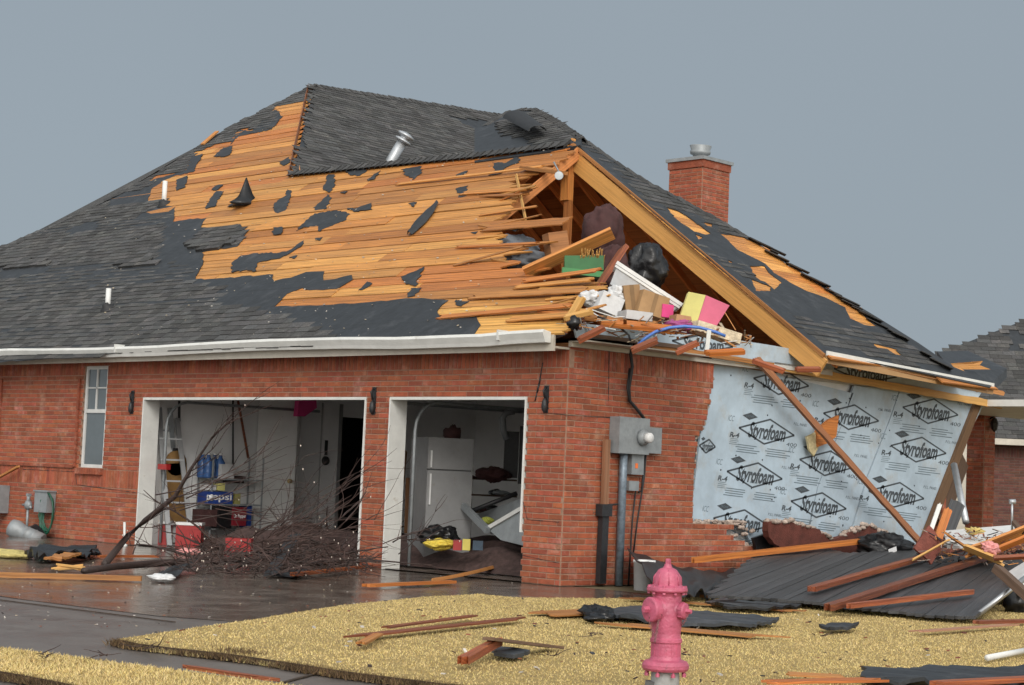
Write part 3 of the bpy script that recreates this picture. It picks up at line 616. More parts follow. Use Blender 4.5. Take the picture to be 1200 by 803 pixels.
# --- walls: real bricks over a mortar bed
CH, BL, J = .0675, .262, .012
def bricks(mb, org, u, nrm, length, z0, z1, holes=(), keep=None, soldier=(), lean=None, jit=.0015, clip=None):
    org, u, nrm = Vector(org), Vector(u), Vector(nrm)
    def put(a, b_, c, d, salt=0):
        if b_-a < .03 or d-c < .015: return
        pr = U(-jit, jit); P = lambda s, z, h: org+u*s+Vector((0, 0, z))+nrm*h
        j = J/2; g = U(.76, 1.2); col = (g*U(.97, 1.04), g*U(.90, 1.12), g*U(.90, 1.10))
        a2, b2, c2, d2_ = a+j, b_-j, c+j, d-j; e = .003
        f0 = [P(a2, c2, pr-.006), P(b2, c2, pr-.006), P(b2, d2_, pr-.006), P(a2, d2_, pr-.006)]; f1 = [P(a2+e, c2+e, pr), P(b2-e, c2+e, pr), P(b2-e, d2_-e, pr), P(a2+e, d2_-e, pr)]
        fb = [P(a2, c2, -.02), P(b2, c2, -.02), P(b2, d2_, -.02), P(a2, d2_, -.02)]
        mb.face(f1, col)
        for k in range(4): n_ = (k+1) % 4; mb.face([f0[k], f0[n_], f1[n_], f1[k]], col); mb.face([fb[k], fb[n_], f0[n_], f0[k]], col)
        mb.face([P(a, c, -.007), P(b_, c, -.007), P(b_, d, -.007), P(a, d, -.007)], 1, 1)
        fr_ = [P(a, c, -.007), P(b_, c, -.007), P(b_, d, -.007), P(a, d, -.007)]; bk = [P(a, c, -.09), P(b_, c, -.09), P(b_, d, -.09), P(a, d, -.09)]
        mb.face(bk[::-1], 1, 1)
        for k in range(4):
            n_ = (k+1) % 4; mb.face([bk[k], bk[n_], fr_[n_], fr_[k]], 1, 1)
    def cell(a, b_, c, d):
        if clip:
            m_ = clip((c+d)/2)+U(-.035, .03)
            if a > m_-.04: return
            b_ = min(b_, m_)
        if keep and not keep((a+b_)/2, (c+d)/2): return
        for (h0, h1, g0, g1) in holes:
            if a < h1-1e-4 and b_ > h0+1e-4 and c < g1-1e-4 and d > g0+1e-4:
                if c < g0-1e-3 or d > g1+1e-3:
                    if d > g1 and (d-g1) > .02 and c >= g0: cell(a, b_, g1, d)
                    elif c < g0 and d <= g1: cell(a, b_, c, g0)
                    if a < h0: cell(a, h0, max(c, g0) if c < g0 else c, min(d, g1))
                    if b_ > h1: cell(h1, b_, max(c, g0) if c < g0 else c, min(d, g1))
                    return
                if a < h0: cell(a, h0, c, d)
                if b_ > h1: cell(h1, b_, c, d)
                return
        put(a, b_, c, d)
    z = z0; r = 0
    while z < z1-.01:
        sd_ = [s for s in soldier if abs(z-s[0]) < CH*.5 and True]
        if sd_:
            s0, s1, ua, ub = sd_[0]; hz = s1-s0; x = ua
            while x < ub-.01: cell(x, min(x+CH+.004, ub), z, z+hz); x += CH+.004
            zz = z
            while zz < z+hz-.01:
                for (xa, xb) in ((0, ua), (ub, length)):
                    x = xa-(BL/2 if r % 2 else 0)
                    while x < xb-.01: cell(max(x, xa), min(x+BL, xb), zz, min(zz+CH, z+hz)) if x+BL > xa else None; x += BL
                zz += CH; r += 1
            z += hz; continue
        x = -(BL/2 if r % 2 else 0)
        while x < length-.01:
            cell(max(x, 0), min(x+BL, length), z, min(z+CH, z1)); x += BL
        z += CH; r += 1
ZT = 2.725
X0 = -14.5
DL = (-8.42, -3.48); DR = (-3.03, -.64); DH = 2.16
WN = (-10.02, -9.40, 1.10, 2.64)
sol_top = round(2.47/CH)*CH; sol_mid = round(.80/CH)*CH
hl = [(DL[0]-X0, DL[1]-X0, -1, DH), (DR[0]-X0, DR[1]-X0, -1, DH), (WN[0]-X0, WN[1]-X0, WN[2], WN[3])]
b = MB(); bricks(b, (X0, 0, 0), (1, 0, 0), (0, -1, 0), -X0-.012, 0, ZT, hl, soldier=[(sol_top, sol_top+.245, 0, 14.5), (sol_mid, sol_mid+.27, 0, DL[0]-X0)])
fwall = b.build('front_wall', ['brick', 'mortar'], house)
b = MB()   # projecting brick frame left of the window, window sill, quoin lines
for (xa, xb, za, zb) in ((-12.45, -12.38, 1.10, 2.46), (-10.16, -10.10, 1.10, 2.46), (-12.38, -10.16, 1.08, 1.13)):
    z = za
    while z < zb-.01: 
        z_ = min(z+CH, zb); x = xa
        while x < xb-.01: b.box((x+.004, -.028, z+.004), (min(x+.2, xb)-.004, -.002, z_-.004), U(.7, 1.0)); x += .2
        z = z_
x = WN[0]-.05
while x < WN[1]+.03: b.box((x+.004, -.05, WN[2]-.10), (x+.064, .06, WN[2]-.012), U(.75, 1.1)); x += .07
b.build('brick_trim', ['brick', 'mortar'], house)
# side wall: ragged edge where the veneer has fallen
edge_px = [(838, 405), (839, 430), (837, 440), (833, 462), (829, 485), (826, 500), (818, 512), (816, 530), (813, 560), (812, 590), (811, 615)]
edge = sorted([(SW(x, y).z, SW(x, y).y) for x, y in edge_px]); y_end = 3.42
def clipf(z):
    if z < .745: return 3.30+.22*math.sin(z*17) if z > .45 else 4.6-1.0*max(0, z-.1)
    return interp(edge, z)
def keep(s, z):
    if z < .745: return s < (3.35+.30*math.sin(z*31)+.1*math.sin(z*77) if z > .45 else 4.6-1.0*max(0, z-.1))
    return s < interp(edge, z)
b = MB(); bricks(b, (0, .011, 0), (0, 1, 0), (1, 0, 0), 5.2, 0, 2.74, clip=clipf, soldier=[(sol_top, sol_top+.245, .25, 5.2)])
b.build('side_wall', ['brick', 'mortar'], house)
b = MB(); zs = np.linspace(.76, 2.72, 40)   # pale broken mortar along the edge
for i in range(90):
    z = U(.74, 2.6); s = interp(edge, z)+U(-.03, .06); b.blob((-.05, s, z), .02, U(.012, .03), U(.012, .03), .5, 3, 6, 5, 0, U(.8, 1.2), seed=i)
for i in range(70):
    s = U(2.45, 3.5); b.blob((-.05, s, .755+U(-.02, .03)), .03, U(.02, .05), U(.010, .022), .5, 3, 6, 5, 0, U(.8, 1.2), seed=i+100)
for i in range(50):
    z = U(.45, .74); b.blob((-.05, 3.35+.30*math.sin(z*31)+U(-.05, .1), z), .03, .03, .025, .5, 3, 6, 5, 0, U(.8, 1.2), seed=i+200)
b.build('broken_mortar', 'broken_mortar', house)['kind'] = 'stuff'
# stains / cracks: dark open joints in the brickwork
def crack(pts, fn, wd=.012):
    b = MB()
    P = [fn(x, y) for x, y in pts]; 
    for p, q in zip(P, P[1:]): 
        k = max(1, int((q-p).length/.08)); 
        for i in range(k):
            a = p+(q-p)*(i/k); c = p+(q-p)*((i+1)/k); b.tube([a, c], U(.3, 1)*wd, 5)
    b.build('wall_crack', 'black_iron', house)
crack([(643, 484), (668, 487), (705, 489), (740, 490)], lambda x, y: (SW(x, y, .002) if x > 668 else FW(x, y, -.002)), .006)
crack([(613, 588), (618, 609), (655, 612), (700, 600)], lambda x, y: (SW(x, y, .002) if x > 657 else FW(x, y, -.002)), .006)
crack([(714, 410), (713, 470)], lambda x, y: SW(x, y, .002), .006); crack([(636, 425), (632, 450), (627, 470)], lambda x, y: FW(x, y, -.002), .014)
crack([(27, 550), (88, 553), (90, 568), (163, 578)], lambda x, y: FW(x, y, -.002), .006)
crack([(609, 650), (655, 660)], lambda x, y: FW(x, y, -.002), .004)
# inner skins, left part of the house, corner returns
b = MB(); 
def wallx(y, x0, x1, z0, z1, holes, th=.12):
    xs = sorted({x0, x1}|{h[0] for h in holes}|{h[1] for h in holes}); 
    for a, c in zip(xs, xs[1:]):
        zs_ = [(z0, z1)]
        for h in holes:
            if a >= h[0]-1e-6 and c <= h[1]+1e-6: zs_ = [(z0, h[2]), (h[3], z1)]
        for p, q in zs_:
            if q-p > .01: b.box((a, y, p), (c, y+th, q))
wallx(.13, -22.9, -.14, 0, 2.70, [(DL[0], DL[1], 0, DH+.3), (DR[0], DR[1], 0, DH+.3), WN])
GX, GY = -8.72, 7.15
b.box((GX-.12, .26, 0), (GX, 4.02, 2.70)); b.box((GX-.12, 4.66+.15, 0), (GX, GY, 2.70)); b.box((GX-.12, 4.02, 2.1), (GX, 4.81, 2.70)); b.box((GX-.12, GY, 0), (-.14, GY+.12, 2.70)); b.box((-.30, .26, 0), (-.19, GY, 2.70))
b.build('inner_wall', 'drywall', house)
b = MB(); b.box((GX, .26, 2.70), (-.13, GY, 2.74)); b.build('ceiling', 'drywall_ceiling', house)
b = MB(); b.box((GX-.12, .1, 2.745), (-.02, 8.7, 2.79)); b.build('attic_floor', 'wood_attic', house)
b = MB(); b.box((-22.9, .0, 0), (X0-.001, .12, 2.7)); b.box((-23, 0, 0), (-22.9, 12, 2.7)); b.box((-23, 12, 0), (-8.8, 12.1, 2.7)); b.box((GX-.0, 8.6, 0), (-.25, 8.7, 2.7)); b.build('rear_wall', 'brick', house)
b = MB(); b.box((GX-1.6, 3.6, 0), (GX-1.5, 8.5, 2.6)); b.box((GX-1.6, 3.6, 2.6), (GX-.12, 8.5, 2.65)); b.box((GX-1.5, 8.4, 0), (GX-.12, 8.5, 2.6)); b.box((GX-1.5, 3.5, 0), (GX-.12, 3.6, 2.6), .8); b.build('hallway_wall', 'painted_shade', house)  # walls coloured near black, painting in the shade of the unlit hallway
b = MB(); b.box((-10.6, .8, 0), (-8.9, .85, 2.7)); b.build('room_shade_panel', 'painted_shade', house)  # added dark panel, painted shade for the unlit room behind the window
b = MB(); b.face([(GX, .02, .012), (-.13, .02, .012), (-.13, GY, .012), (GX, GY, .012)]); b.build('garage_floor', 'wet_concrete', house)
# door frames
def door_frame(x0, x1):
    b = MB(); b.box((x0, -.012, 0), (x0+.025, .27, DH-.03)); b.box((x1-.025, -.012, .58 if x1 > -1 else 0), (x1, .30, DH-.03)); b.box((x0, -.010, DH-.035), (x1, .10, DH))
    return b.build('door_frame', 'white_paint', house)
door_frame(*DL); door_frame(*DR)
def track(x, y0=.36):
    b = MB(); pts = [(x, y0, .05), (x, y0, 1.75)]+[(x, y0+.38*(1-math.cos(t)), 1.75+.38*math.sin(t)) for t in (.3, .6, .9, 1.2, 1.5)]+[(x, y0+2.9, 2.14)]
    b.tube(pts, .022, 6); return b.build('door_track', 'metal_grey', house)
track(DL[0]+.10); track(DL[1]-.10); track(DR[0]+.10); track(DR[1]-.08)
# torsion bar at the header of the right bay
b = MB(); b.beam((DR[0]+.9, 1.0, 2.38), (DR[1]+.2, 4.2, 2.18), .12, .07); b.build('opener_rail', 'metal_grey', house)
# window
wf = MB(); x0, x1, z0, z1 = WN; fw = .05
for (a, c, p, q) in ((x0, x0+fw, z0, z1), (x1-fw, x1, z0, z1), (x0+fw, x1-fw, z0, z0+fw), (x0+fw, x1-fw, z1-fw, z1), (x0+fw, x1-fw, 1.93, 1.985), (x0+.29, x0+.315, 1.985, z1-fw), (x0+fw, x1-fw, 2.30, 2.32)):
    wf.box((a, .03, p), (c, .075, q))
wfo = wf.build('window', 'window_white', house)
b = MB(); b.box((x0+fw, .052, z0+fw), (x1-fw, .058, z1-fw)); b.build('pane', 'glass', wfo)
b = MB(); b.grid(lambda s, t: Vector((x0+.05+s*.3, .12+.02*math.sin(s*22), z0+.25+t*.6)), 24, 2); b.grid(lambda s, t: Vector((x0+.3+s*.25, .14+.02*math.sin(s*15), z0+.1+t*1.3)), 20, 2, .5); b.build('curtain', 'white_cloth', wfo)
# coach lamp mounts
def lamp(px, py0, py1, fn):
    p, q = fn(px, py0), fn(px+1, py1); m_ = (p+q)/2; h = (p-q).length
    b = MB(); b.obox(m_, (.035, 0, 0), (0, .012, 0), (0, 0, h/2)); b.lathe(m_+Vector((0, -.03, -h*.32)), [(.006, -.06), (.03, -.03), (.038, .02), (.03, .08), (.008, .12)], 10); b.tube([m_+Vector((0, -.02, h*.45)), m_+Vector((0, -.06, h*.3)), m_+Vector((0, -.03, h*.05))], .012, 6)
    return b.build('wall_lamp', 'black_iron', house)
lamp(155, 458, 485, FW); lamp(438, 454, 486, FW); lamp(640, 452, 484, FW)
# side eave trim
b = MB(); b.hexa([(.0, -.02, 2.735), (.0, 4.3, 2.745), (.05, 4.3, 2.745), (.05, -.02, 2.735), (.0, -.02, 2.785), (.0, 4.3, 2.80), (.05, 4.3, 2.80), (.05, -.02, 2.785)]); b.box((.0, -.02, 2.785), (.33, 2.2, 2.80), .8); b.build('fascia', 'cream_paint', house)

# --- foam sheathing with its print
Fs = Frame((0, 0, 0), (0, 1, 0), (0, 0, 1))
def S2(x, y): p = SW(x, y, -.10); return (p.y, p.z)
def foamboard(px, x_=-.10, th=.03, name='foam_sheathing', step=.0):
    P = [SW(x, y, x_) for x, y in px]; pl = [(p.y, p.z) for p in P]; b = MB()
    b.extr(pl, lambda a, c, h: Vector((x_+h, a, c)), -th, 0); return b.build(name, 'foam', house)
walls = [[(838, 424), (872, 431), (943, 447), (1000, 461), (985, 500), (958, 570), (940, 648), (882, 640), (872, 620), (808, 617), (815, 560), (822, 500)],
         [(1001, 461), (1054, 457), (1042, 492), (1015, 560), (985, 660), (942, 655), (959, 570), (986, 500)],
         [(1055, 457), (1152, 476), (1120, 540), (1078, 636), (1030, 655), (987, 660), (1017, 560), (1043, 492)]]
walls[1][0] = (1001, 452)
for wpx in walls: foamboard(wpx)
foamboard([(966, 414), (1060, 434), (1153, 456), (1143, 471), (1060, 452), (968, 436)], .02, .025)
foamboard([(768, 391), (820, 392), (900, 404), (968, 416), (968, 434), (885, 424), (765, 404)], .07, .025)
foamboard([(672, 378), (764, 388), (768, 402), (676, 396)], .10, .025)
def txt(s, bold=0.0):
    c = bpy.data.curves.new('t', 'FONT'); c.body = s; c.align_x = 'CENTER'; c.align_y = 'CENTER'; c.size = 1; c.resolution_u = 3; c.offset = bold
    o = bpy.data.objects.new('t', c); COL.objects.link(o); dg = bpy.context.evaluated_depsgraph_get(); me = bpy.data.meshes.new_from_object(o.evaluated_get(dg))
    V = [v.co.copy() for v in me.vertices]; Fc = [tuple(p.vertices) for p in me.polygons]; bpy.data.objects.remove(o); bpy.data.curves.remove(c); bpy.data.meshes.remove(me)
    xs = sorted(v.x for v in V); ys = sorted(v.y for v in V); k_ = len(V)//60; x0, x1, y0, y1 = xs[k_], xs[-1-k_], ys[k_], ys[-1-k_]
    return [(max(-.55, min(.55, (v.x-(x0+x1)/2)/(x1-x0))), max(-.6, min(.6, (v.y-(y0+y1)/2)/(y1-y0)))) for v in V], Fc, (y1-y0)/(x1-x0)
TX = {k: txt(k, o) for k, o in (('Styrofoam', .035), ('BRAND', .01), ('R-4', .03), ('DOW', .0), ('P.E.L. PANEL', .0), ('400', .0), ('ICC', .0))}
ink = MB(); faint = MB()
def stamp(cx, cy, k=1.0, full=True, xx=-.0985, ax=(30, 4.2), ay=(3.4, -13.5), tw=1.0):
    # print laid on the board: centre in the photo, half axes follow the board's own skew
    k *= 1.06; c = SW(cx, cy, xx); X_ = SW(cx+ax[0]*k, cy+ax[1]*k, xx)-c; Y_ = SW(cx+ay[0]*k, cy+ay[1]*k, xx)-c; X_.x = 0; Y_.x = 0
    def at(a, b_, h=0): return c+X_*a+Y_*b_+Vector((h, 0, 0))
    def line(a0, b0, a1, b1, t, mb=ink):
        p, q = at(a0, b0), at(a1, b1); d = (q-p).normalized(); n_ = Vector((0, -d.z, d.y))*t; mb.face([p-n_, q-n_, q+n_, p+n_])
    def text(s, a, b_, wd, ht, mb=ink, h=0):
        V, Fc, asp = TX[s]
        for f in Fc: mb.face([at(a+V[k_][0]*wd, b_+V[k_][1]*ht, h) for k_ in f])
    for p, q in (((-1, 0), (0, 1)), ((0, 1), (1, 0)), ((1, 0), (0, -1)), ((0, -1), (-1, 0))): line(*p, *q, .0115)
    text('Styrofoam', .02, -.02, 1.28, 1.25); text('BRAND', .02, -.60, .28, .14, faint)
    # small black lozenge with maker's word
    a, b_ = -.72, 1.02; ink.face([at(a-.27, b_), at(a, b_-.30), at(a+.27, b_), at(a, b_+.30)]); text('DOW', a, b_, .26, .18, faint, .001)
    if full:
        text('R-4', -1.08, -.60, .32, .42); 
        for i in range(4): line(-1.2, -.9-.14*i, -.95+.05*(i % 2), -.9-.14*i, .0035, faint)
        text('P.E.L. PANEL', 1.12, .95, .46, .22); text('400', .98, -.78, .38, .30); text('ICC', -1.34, .65, .2, .45, faint)
        for i in range(4):
            x_ = -.9+U(-.1, .1); line(x_, -1.30-.18*i, x_+U(.6, .9), -1.30-.18*i, .006, faint); line(x_+1.05, -1.35-.18*i, x_+U(1.6, 1.9), -1.35-.18*i, .006, faint)
for (x, y) in ((916, 448), (899, 506), (885, 557), (998, 489), (960, 592), (1091, 482), (1077, 527), (1051, 580), (970, 543), (869, 612)): stamp(x, y)
for (x, y) in ((824, 522), (812+22, 468)): 
    pass
stamp(829, 523, .55, False, ax=(16, 1.5)); stamp(1015, 437, 1.0, False, .0215, (34, 4.5), (1.5, -11)); stamp(824, 403, 1.1, False, .0715, (30, 3), (.5, -9.5))
for i in range(60):   # nail heads
    x, y = U(825, 1140), U(440, 640); q = S2(x, y); 
    if any(inpoly(q[0], q[1], [S2(*p) for p in wl]) for wl in walls): ink.lathe(SW(x, y, -.099), [(.012, 0), (.011, .004)], 8, (1, 0, 0))
ink.build('sheathing_print', 'ink', house); faint.build('sheathing_print', 'ink_faint', house)
# sheathing seams, framing edge at the right, cripple studs behind
b = MB(); b.beam(SW(1146, 470, -.08), SW(1083, 634, -.06), .16, .06, (1, 0, 0), (.8, .75, .6)); b.build('wall_stud', 'wood_grey', house)
b = MB(); b.beam(SW(1128, 540, -.5), SW(1100, 615, -.3), .25, .1, (1, 0, 0), .6); b.build('wall_stud', 'wood_grey', house)
b = MB(); b.extr([S2(*p) for p in ((1003, 598), (1040, 600), (1060, 640), (1020, 640))], lambda a, c, h: Vector((-.16+h, a, c)), -.02, 0); b.build('cavity_shade', 'painted_shade', house)  # flat dark sheet painting in the shade of the wall hollow
for (p, q, wd, th, c, x_, m_) in (((862, 421), (1172, 475), .11, .04, 1.0, .035, 'wood_pale'), ((972, 416), (1174, 461), .07, .04, .85, .05, 'wood'), ((765, 405), (905, 428), .06, .03, .8, .10, 'wood'), ((690, 393), (800, 407), .05, .05, .7, .12, 'wood_grey')):
    b = MB(); b.beam(SW(*p, x_), SW(*q, x_), wd, th, (1, 0, 0), c, jag=.06); b.build('wall_plate', m_, house)
b = MB(); b.beam(P2(966, 413)+Vector((.035, 0, -.01)), P2(1162, 451)+Vector((.035, 0, -.01)), .06, .02, (1, 0, 0)); b.beam(P2(966, 413)+Vector((.02, 0, -.09)), P2(1162, 451)+Vector((.02, 0, -.09)), .10, .02, (1, 0, 0), (.6, .35, .16)); b.beam(SW(835, 418, .06), SW(975, 437, .06), .075, .02, (1, 0, 0), .9); b.build('fascia', 'white_paint', house)
b = MB(); p = FW(1158, 478, 11.5); b.box((-1.5, 9.3, 2.60), (1.4, 13.2, 2.70)); b.build('fascia', 'white_paint', house)

# --- attic framing
def fram(name, a, c, wd, th, up, m_='wood', col=1.0, jag=.0): b = MB(); b.beam(a, c, wd, th, up, col, jag=jag); return b.build(name, m_, house)
rn = n2.normalized()
fram('rafter', A_-rn*.16+Vector((-.12, 0, .05)), RB_-rn*.16+Vector((.15, 0, -.10)), .045, .25, rn, 'wood_pale', (1.0, .92, .85))
fram('rafter_edge', A_-rn*.0+Vector((0, -.03, 0)), RB_+Vector((.1, -.03, -.07)), .03, .05, rn, 'wood', .7)
for i in range(1, 8):
    y = A_.y+.56*i; L_ = span(q2, .05); topx = None
    zz = span([(b_, a) for a, b_ in q2], y)
    if not zz: continue
    lo, hi = F2.at(y, max(zz[0], -.3)), F2.at(y, zz[1])
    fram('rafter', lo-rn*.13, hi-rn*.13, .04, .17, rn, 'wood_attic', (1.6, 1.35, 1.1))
s5 = (A_.z-2.85)/(9-A_.y); n5 = Vector((0, s5, 1)).normalized(); F5 = Frame((A_.x-7, 9.0, 2.85-.06), (-1, 0, 0), (0, -1, s5)); F5.u = Vector((1, 0, 0)); L5 = math.hypot(9-A_.y, A_.z-2.85)
b = MB(); v = .6
while v < L5-.25:   # boards of the rear slope, seen from inside the attic
    yy = 9-(v+.1)/L5*(9-A_.y); xe = min(-.9, A_.x+(yy-A_.y)*.93-.35); x = A_.x-7
    while x < xe:
        e = min(xe, x+U(1.5, 3.5)); g = U(.55, 1.5); p = [Vector((q, 9-w_/L5*(9-A_.y), 2.79+w_/L5*(A_.z-2.85))) for q, w_ in ((x, v+.004), (e, v+.004), (e, v+.19), (x, v+.19))]; o_ = U(0, 30)
        b.face(p, (g, g*U(.9, 1), g*U(.85, 1)), 0, [(x, v+o_), (e, v+o_), (e, v+.19+o_), (x, v+.19+o_)]); x = e+.003
    v += .194
b.build('attic_sheathing', 'wood_attic', house)
for i in range(9):
    x = A_.x+.35+.42*i; yt = A_.y+(x-A_.x)+.1
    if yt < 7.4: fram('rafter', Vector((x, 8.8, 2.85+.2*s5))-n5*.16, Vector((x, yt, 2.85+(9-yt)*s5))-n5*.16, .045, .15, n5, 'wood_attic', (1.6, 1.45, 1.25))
for i in range(12):
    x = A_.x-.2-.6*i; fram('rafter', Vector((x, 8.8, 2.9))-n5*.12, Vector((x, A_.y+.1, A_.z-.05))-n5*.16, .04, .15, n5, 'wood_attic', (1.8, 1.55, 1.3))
n1n = n1.normalized()
for i in range(14):
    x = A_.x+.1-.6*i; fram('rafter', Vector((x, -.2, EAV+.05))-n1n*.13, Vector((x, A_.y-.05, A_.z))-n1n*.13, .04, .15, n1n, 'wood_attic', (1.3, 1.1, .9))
fram('ridge_beam', A_+Vector((0, 0, -.12)), C_+Vector((0, 0, -.16)), .05, .2, (0, 0, 1), 'wood_attic')
kp = FW(666, 182, A_.y-.06); kq = Vector((kp.x, kp.y, 2.8)); kk_ = FW(666, 235, A_.y-.06)
fram('king_post', kp, Vector((kp.x, kp.y, kk_.z)), .15, .12, (0, 1, 0), 'wood', (1.25, 1.15, 1)); fram('king_post', Vector((kp.x+.02, kp.y+.02, kk_.z)), Vector((kp.x+.02, kp.y+.02, 2.8)), .10, .09, (0, 1, 0), 'wood', (.8, .7, .7))
fram('collar_tie', PD(612, 197, 26.9), PD(662, 203, 25.9), .10, .05, (0, 0, 1), 'wood', .8)
fram('purlin', F2.at(A_.y+.1, 3.2, -.25), F2.at(A_.y+3.0, 3.2, -.25), .04, .12, rn, 'wood_attic', 1.4)
fram('lath', PD(605, 205, 26.8), PD(616, 258, 24.9), .04, .02, (0, 1, 0), 'wood_pale')
fram('brace', PD(615, 320, 23.0), PD(718, 273, 22.9), .185, .05, (-.4, .4, .8), 'wood', (1.15, 1.1, 1))
fram('brace', PD(687, 356, 21.5), PD(731, 291, 22.5), .15, .06, (-.4, .4, .8), 'wood_red', 1.1)
# --- chimney
CX = PD(818, 245, 33); 
b = MB(); hw = .385; ct = PD(818, 190, 33).z; cx, cy = CX.x, CX.y
bricks(b, (cx-hw, cy-hw, 3.4), (1, 0, 0), (0, -1, 0), 2*hw-.012, 0, ct-3.5); bricks(b, (cx+hw, cy-hw+.011, 3.4), (0, 1, 0), (1, 0, 0), 2*hw, 0, ct-3.5)
b.box((cx-hw+.02, cy-hw+.02, 0), (cx+hw-.02, cy+hw-.0, ct-.11), 1, 1); b.box((cx-hw-.02, cy-hw-.02, ct-.16), (cx+hw+.02, cy+hw+.02, ct-.03), .8)
ch = b.build('chimney', ['brick', 'mortar'], house)
b = MB(); b.box((cx-hw-.05, cy-hw-.05, ct-.03), (cx+hw+.05, cy+hw+.05, ct+.03)); b.build('chimney_crown', 'metal_grey', ch)
b = MB(); b.lathe((cx, cy, ct), [(.13, .02), (.13, .13), (.18, .15), (.19, .20), (.17, .22), (.20, .30), (.19, .31)], 20, (.06, -.03, 1)); b.build('flue_cap', 'metal_grey', ch)
# --- roof furniture
def vent(px, py0, py1, r, fn, nrm, name='vent_pipe', m_='pvc'):
    p = fn(px, py1); t = fn(px+1, py0); h = (py1-py0)/FPX*((p-CAM).dot(_F))
    b = MB(); b.tube([p-Vector((0, 0, .1)), p+Vector((0, 0, h))], r, 14); o = b.build(name, m_, house)
    b = MB(); b.lathe(p, [(r*3.2, 0), (r*2.8, .02), (r*1.5, .06), (r*1.15, .10)], 12, nrm); b.build('vent_boot', 'rubber_black', o)
vent(192, 212, 240, .045, P1, n1.normalized()); vent(126, 338, 362, .042, P1, n1.normalized())
b = MB(); p = P3(457, 190); q = p+(_Rt*.26+_Up*.42); b.tube([p-Vector((0, 0, .1)), p, q], .10, 14)
b.lathe(q, [(.1, -.05), (.17, -.03), (.175, .0), (.1, .03), (.1, .06), (.17, .08), (.175, .12), (.06, .16)], 18, (q-p).normalized()); b.build('flue_pipe', 'galv', house)
b = MB(); p = PH(606, 146)+nh*.1; q = PH(633, 164)+nh*.12; b.grid(lambda s, t: p+(q-p)*s+(_Up*math.sin(t*math.pi)*.12+_Rt*math.cos(t*math.pi)*.20)*(1-.3*s)+nh*.02, 6, 8, thick=.02); b.build('roof_vent', 'rubber_black', house)
p = P1(287, 238); b = MB(); b.lathe(p, [(.30, -.05), (.2, .02), (.14, .08), (.10, .16), (.04, .34), (.01, .44)], 12, (0, 0, 1), mod=lambda t, h: 1+.35*math.sin(t*3+1)+.2*math.sin(t*5)); b.build('torn_vent_boot', 'black_plastic', house)
# torn valley metal strip and bits lying loose on the skyline
fram('loose_lath', P1(237, 172)+Vector((0, 0, .05)), P1(254, 160)+Vector((0, 0, .10)), .10, .03, (0, 0, 1), 'wood', 1.1)
fram('loose_lath', P1(400, 196)+Vector((0, 0, .05)), P1(322, 178)+Vector((0, 0, -3)), .0001, .0001, (0, 0, 1)) if False else None
# --- meter and conduits on the side wall
def sbox(x0, y0, x1, y1, x_, dep, name, m_, par=house):
    a, c = SW(x0, y1, x_), SW(x1, y0, x_); b = MB(); b.box((.004, a.y, a.z), (dep, c.y, c.z)); return b.build(name, m_, par)
mb_ = sbox(725, 491, 762, 531, .16, .16, 'meter_box', 'metal_grey'); c = SW(753, 513, .17)
b = MB(); b.lathe(c, [(.095, -.01), (.095, .03), (.075, .05), (.07, .06)], 22, (1, 0, 0)); mt = b.build('meter', 'metal_grey', mb_)
b = MB(); b.lathe(c+Vector((.06, 0, 0)), [(.062, 0), (.060, .06), (.045, .08)], 20, (1, 0, 0)); b.build('meter_glass', 'white_plastic', mt)
sbox(758, 502, 776, 531, .10, .10, 'junction_box', 'metal_grey'); jb = sbox(740, 532, 755, 556, .09, .09, 'junction_box', 'metal_grey'); sbox(737, 564, 749, 575, .07, .07, 'junction_box', 'metal_grey')
a = SW(746, 546, .092); b = MB(); b.obox(a, (.003, 0, 0), (0, .022, 0), (0, 0, .03)); b.build('seal_label', 'orange_seal', jb)
b = MB(); a = SW(731, 531, .07); b.tube([(a.x, a.y, a.z+.05), (a.x, a.y+.0, 1.2), (a.x, a.y, .0)], .048, 14); b.build('conduit', 'lead_pipe', house)
b = MB(); a = SW(711, 515, .05); q = SW(704, 684, .05); b.beam(a, SW(708, 600, .05), .085, .05, (1, 0, 0), (1.5, 1.2, 1)); b.build('cable_cover', 'wood_grey', house)
b = MB(); b.beam(SW(708, 595, .05), q, .11, .07, (1, 0, 0)); b.obox(SW(708, 598, .06), (.05, 0, 0), (0, .09, 0), (0, 0, .07)); b.tube([SW(712, 592, .09), SW(724, 591, .09)], .012, 6); b.build('downpipe_stub', 'black_iron', house)
b = MB()
for pts, r in (([(740, 395), (739, 415), (741, 430), (737, 455), (738, 470), (745, 478), (755, 491)], .020), ([(738, 432), (735, 455), (738, 472)], .012), ([(745, 575), (741, 610), (738, 660), (736, 690)], .010), ([(757, 532), (755, 560), (747, 610), (742, 650)], .010), ([(757, 530), (752, 575), (748, 577)], .014)):
    b.tube([SW(x, y, .05+.02*math.sin(y)) for x, y in pts], r, 6)
b.build('cable', 'rubber_black', house)
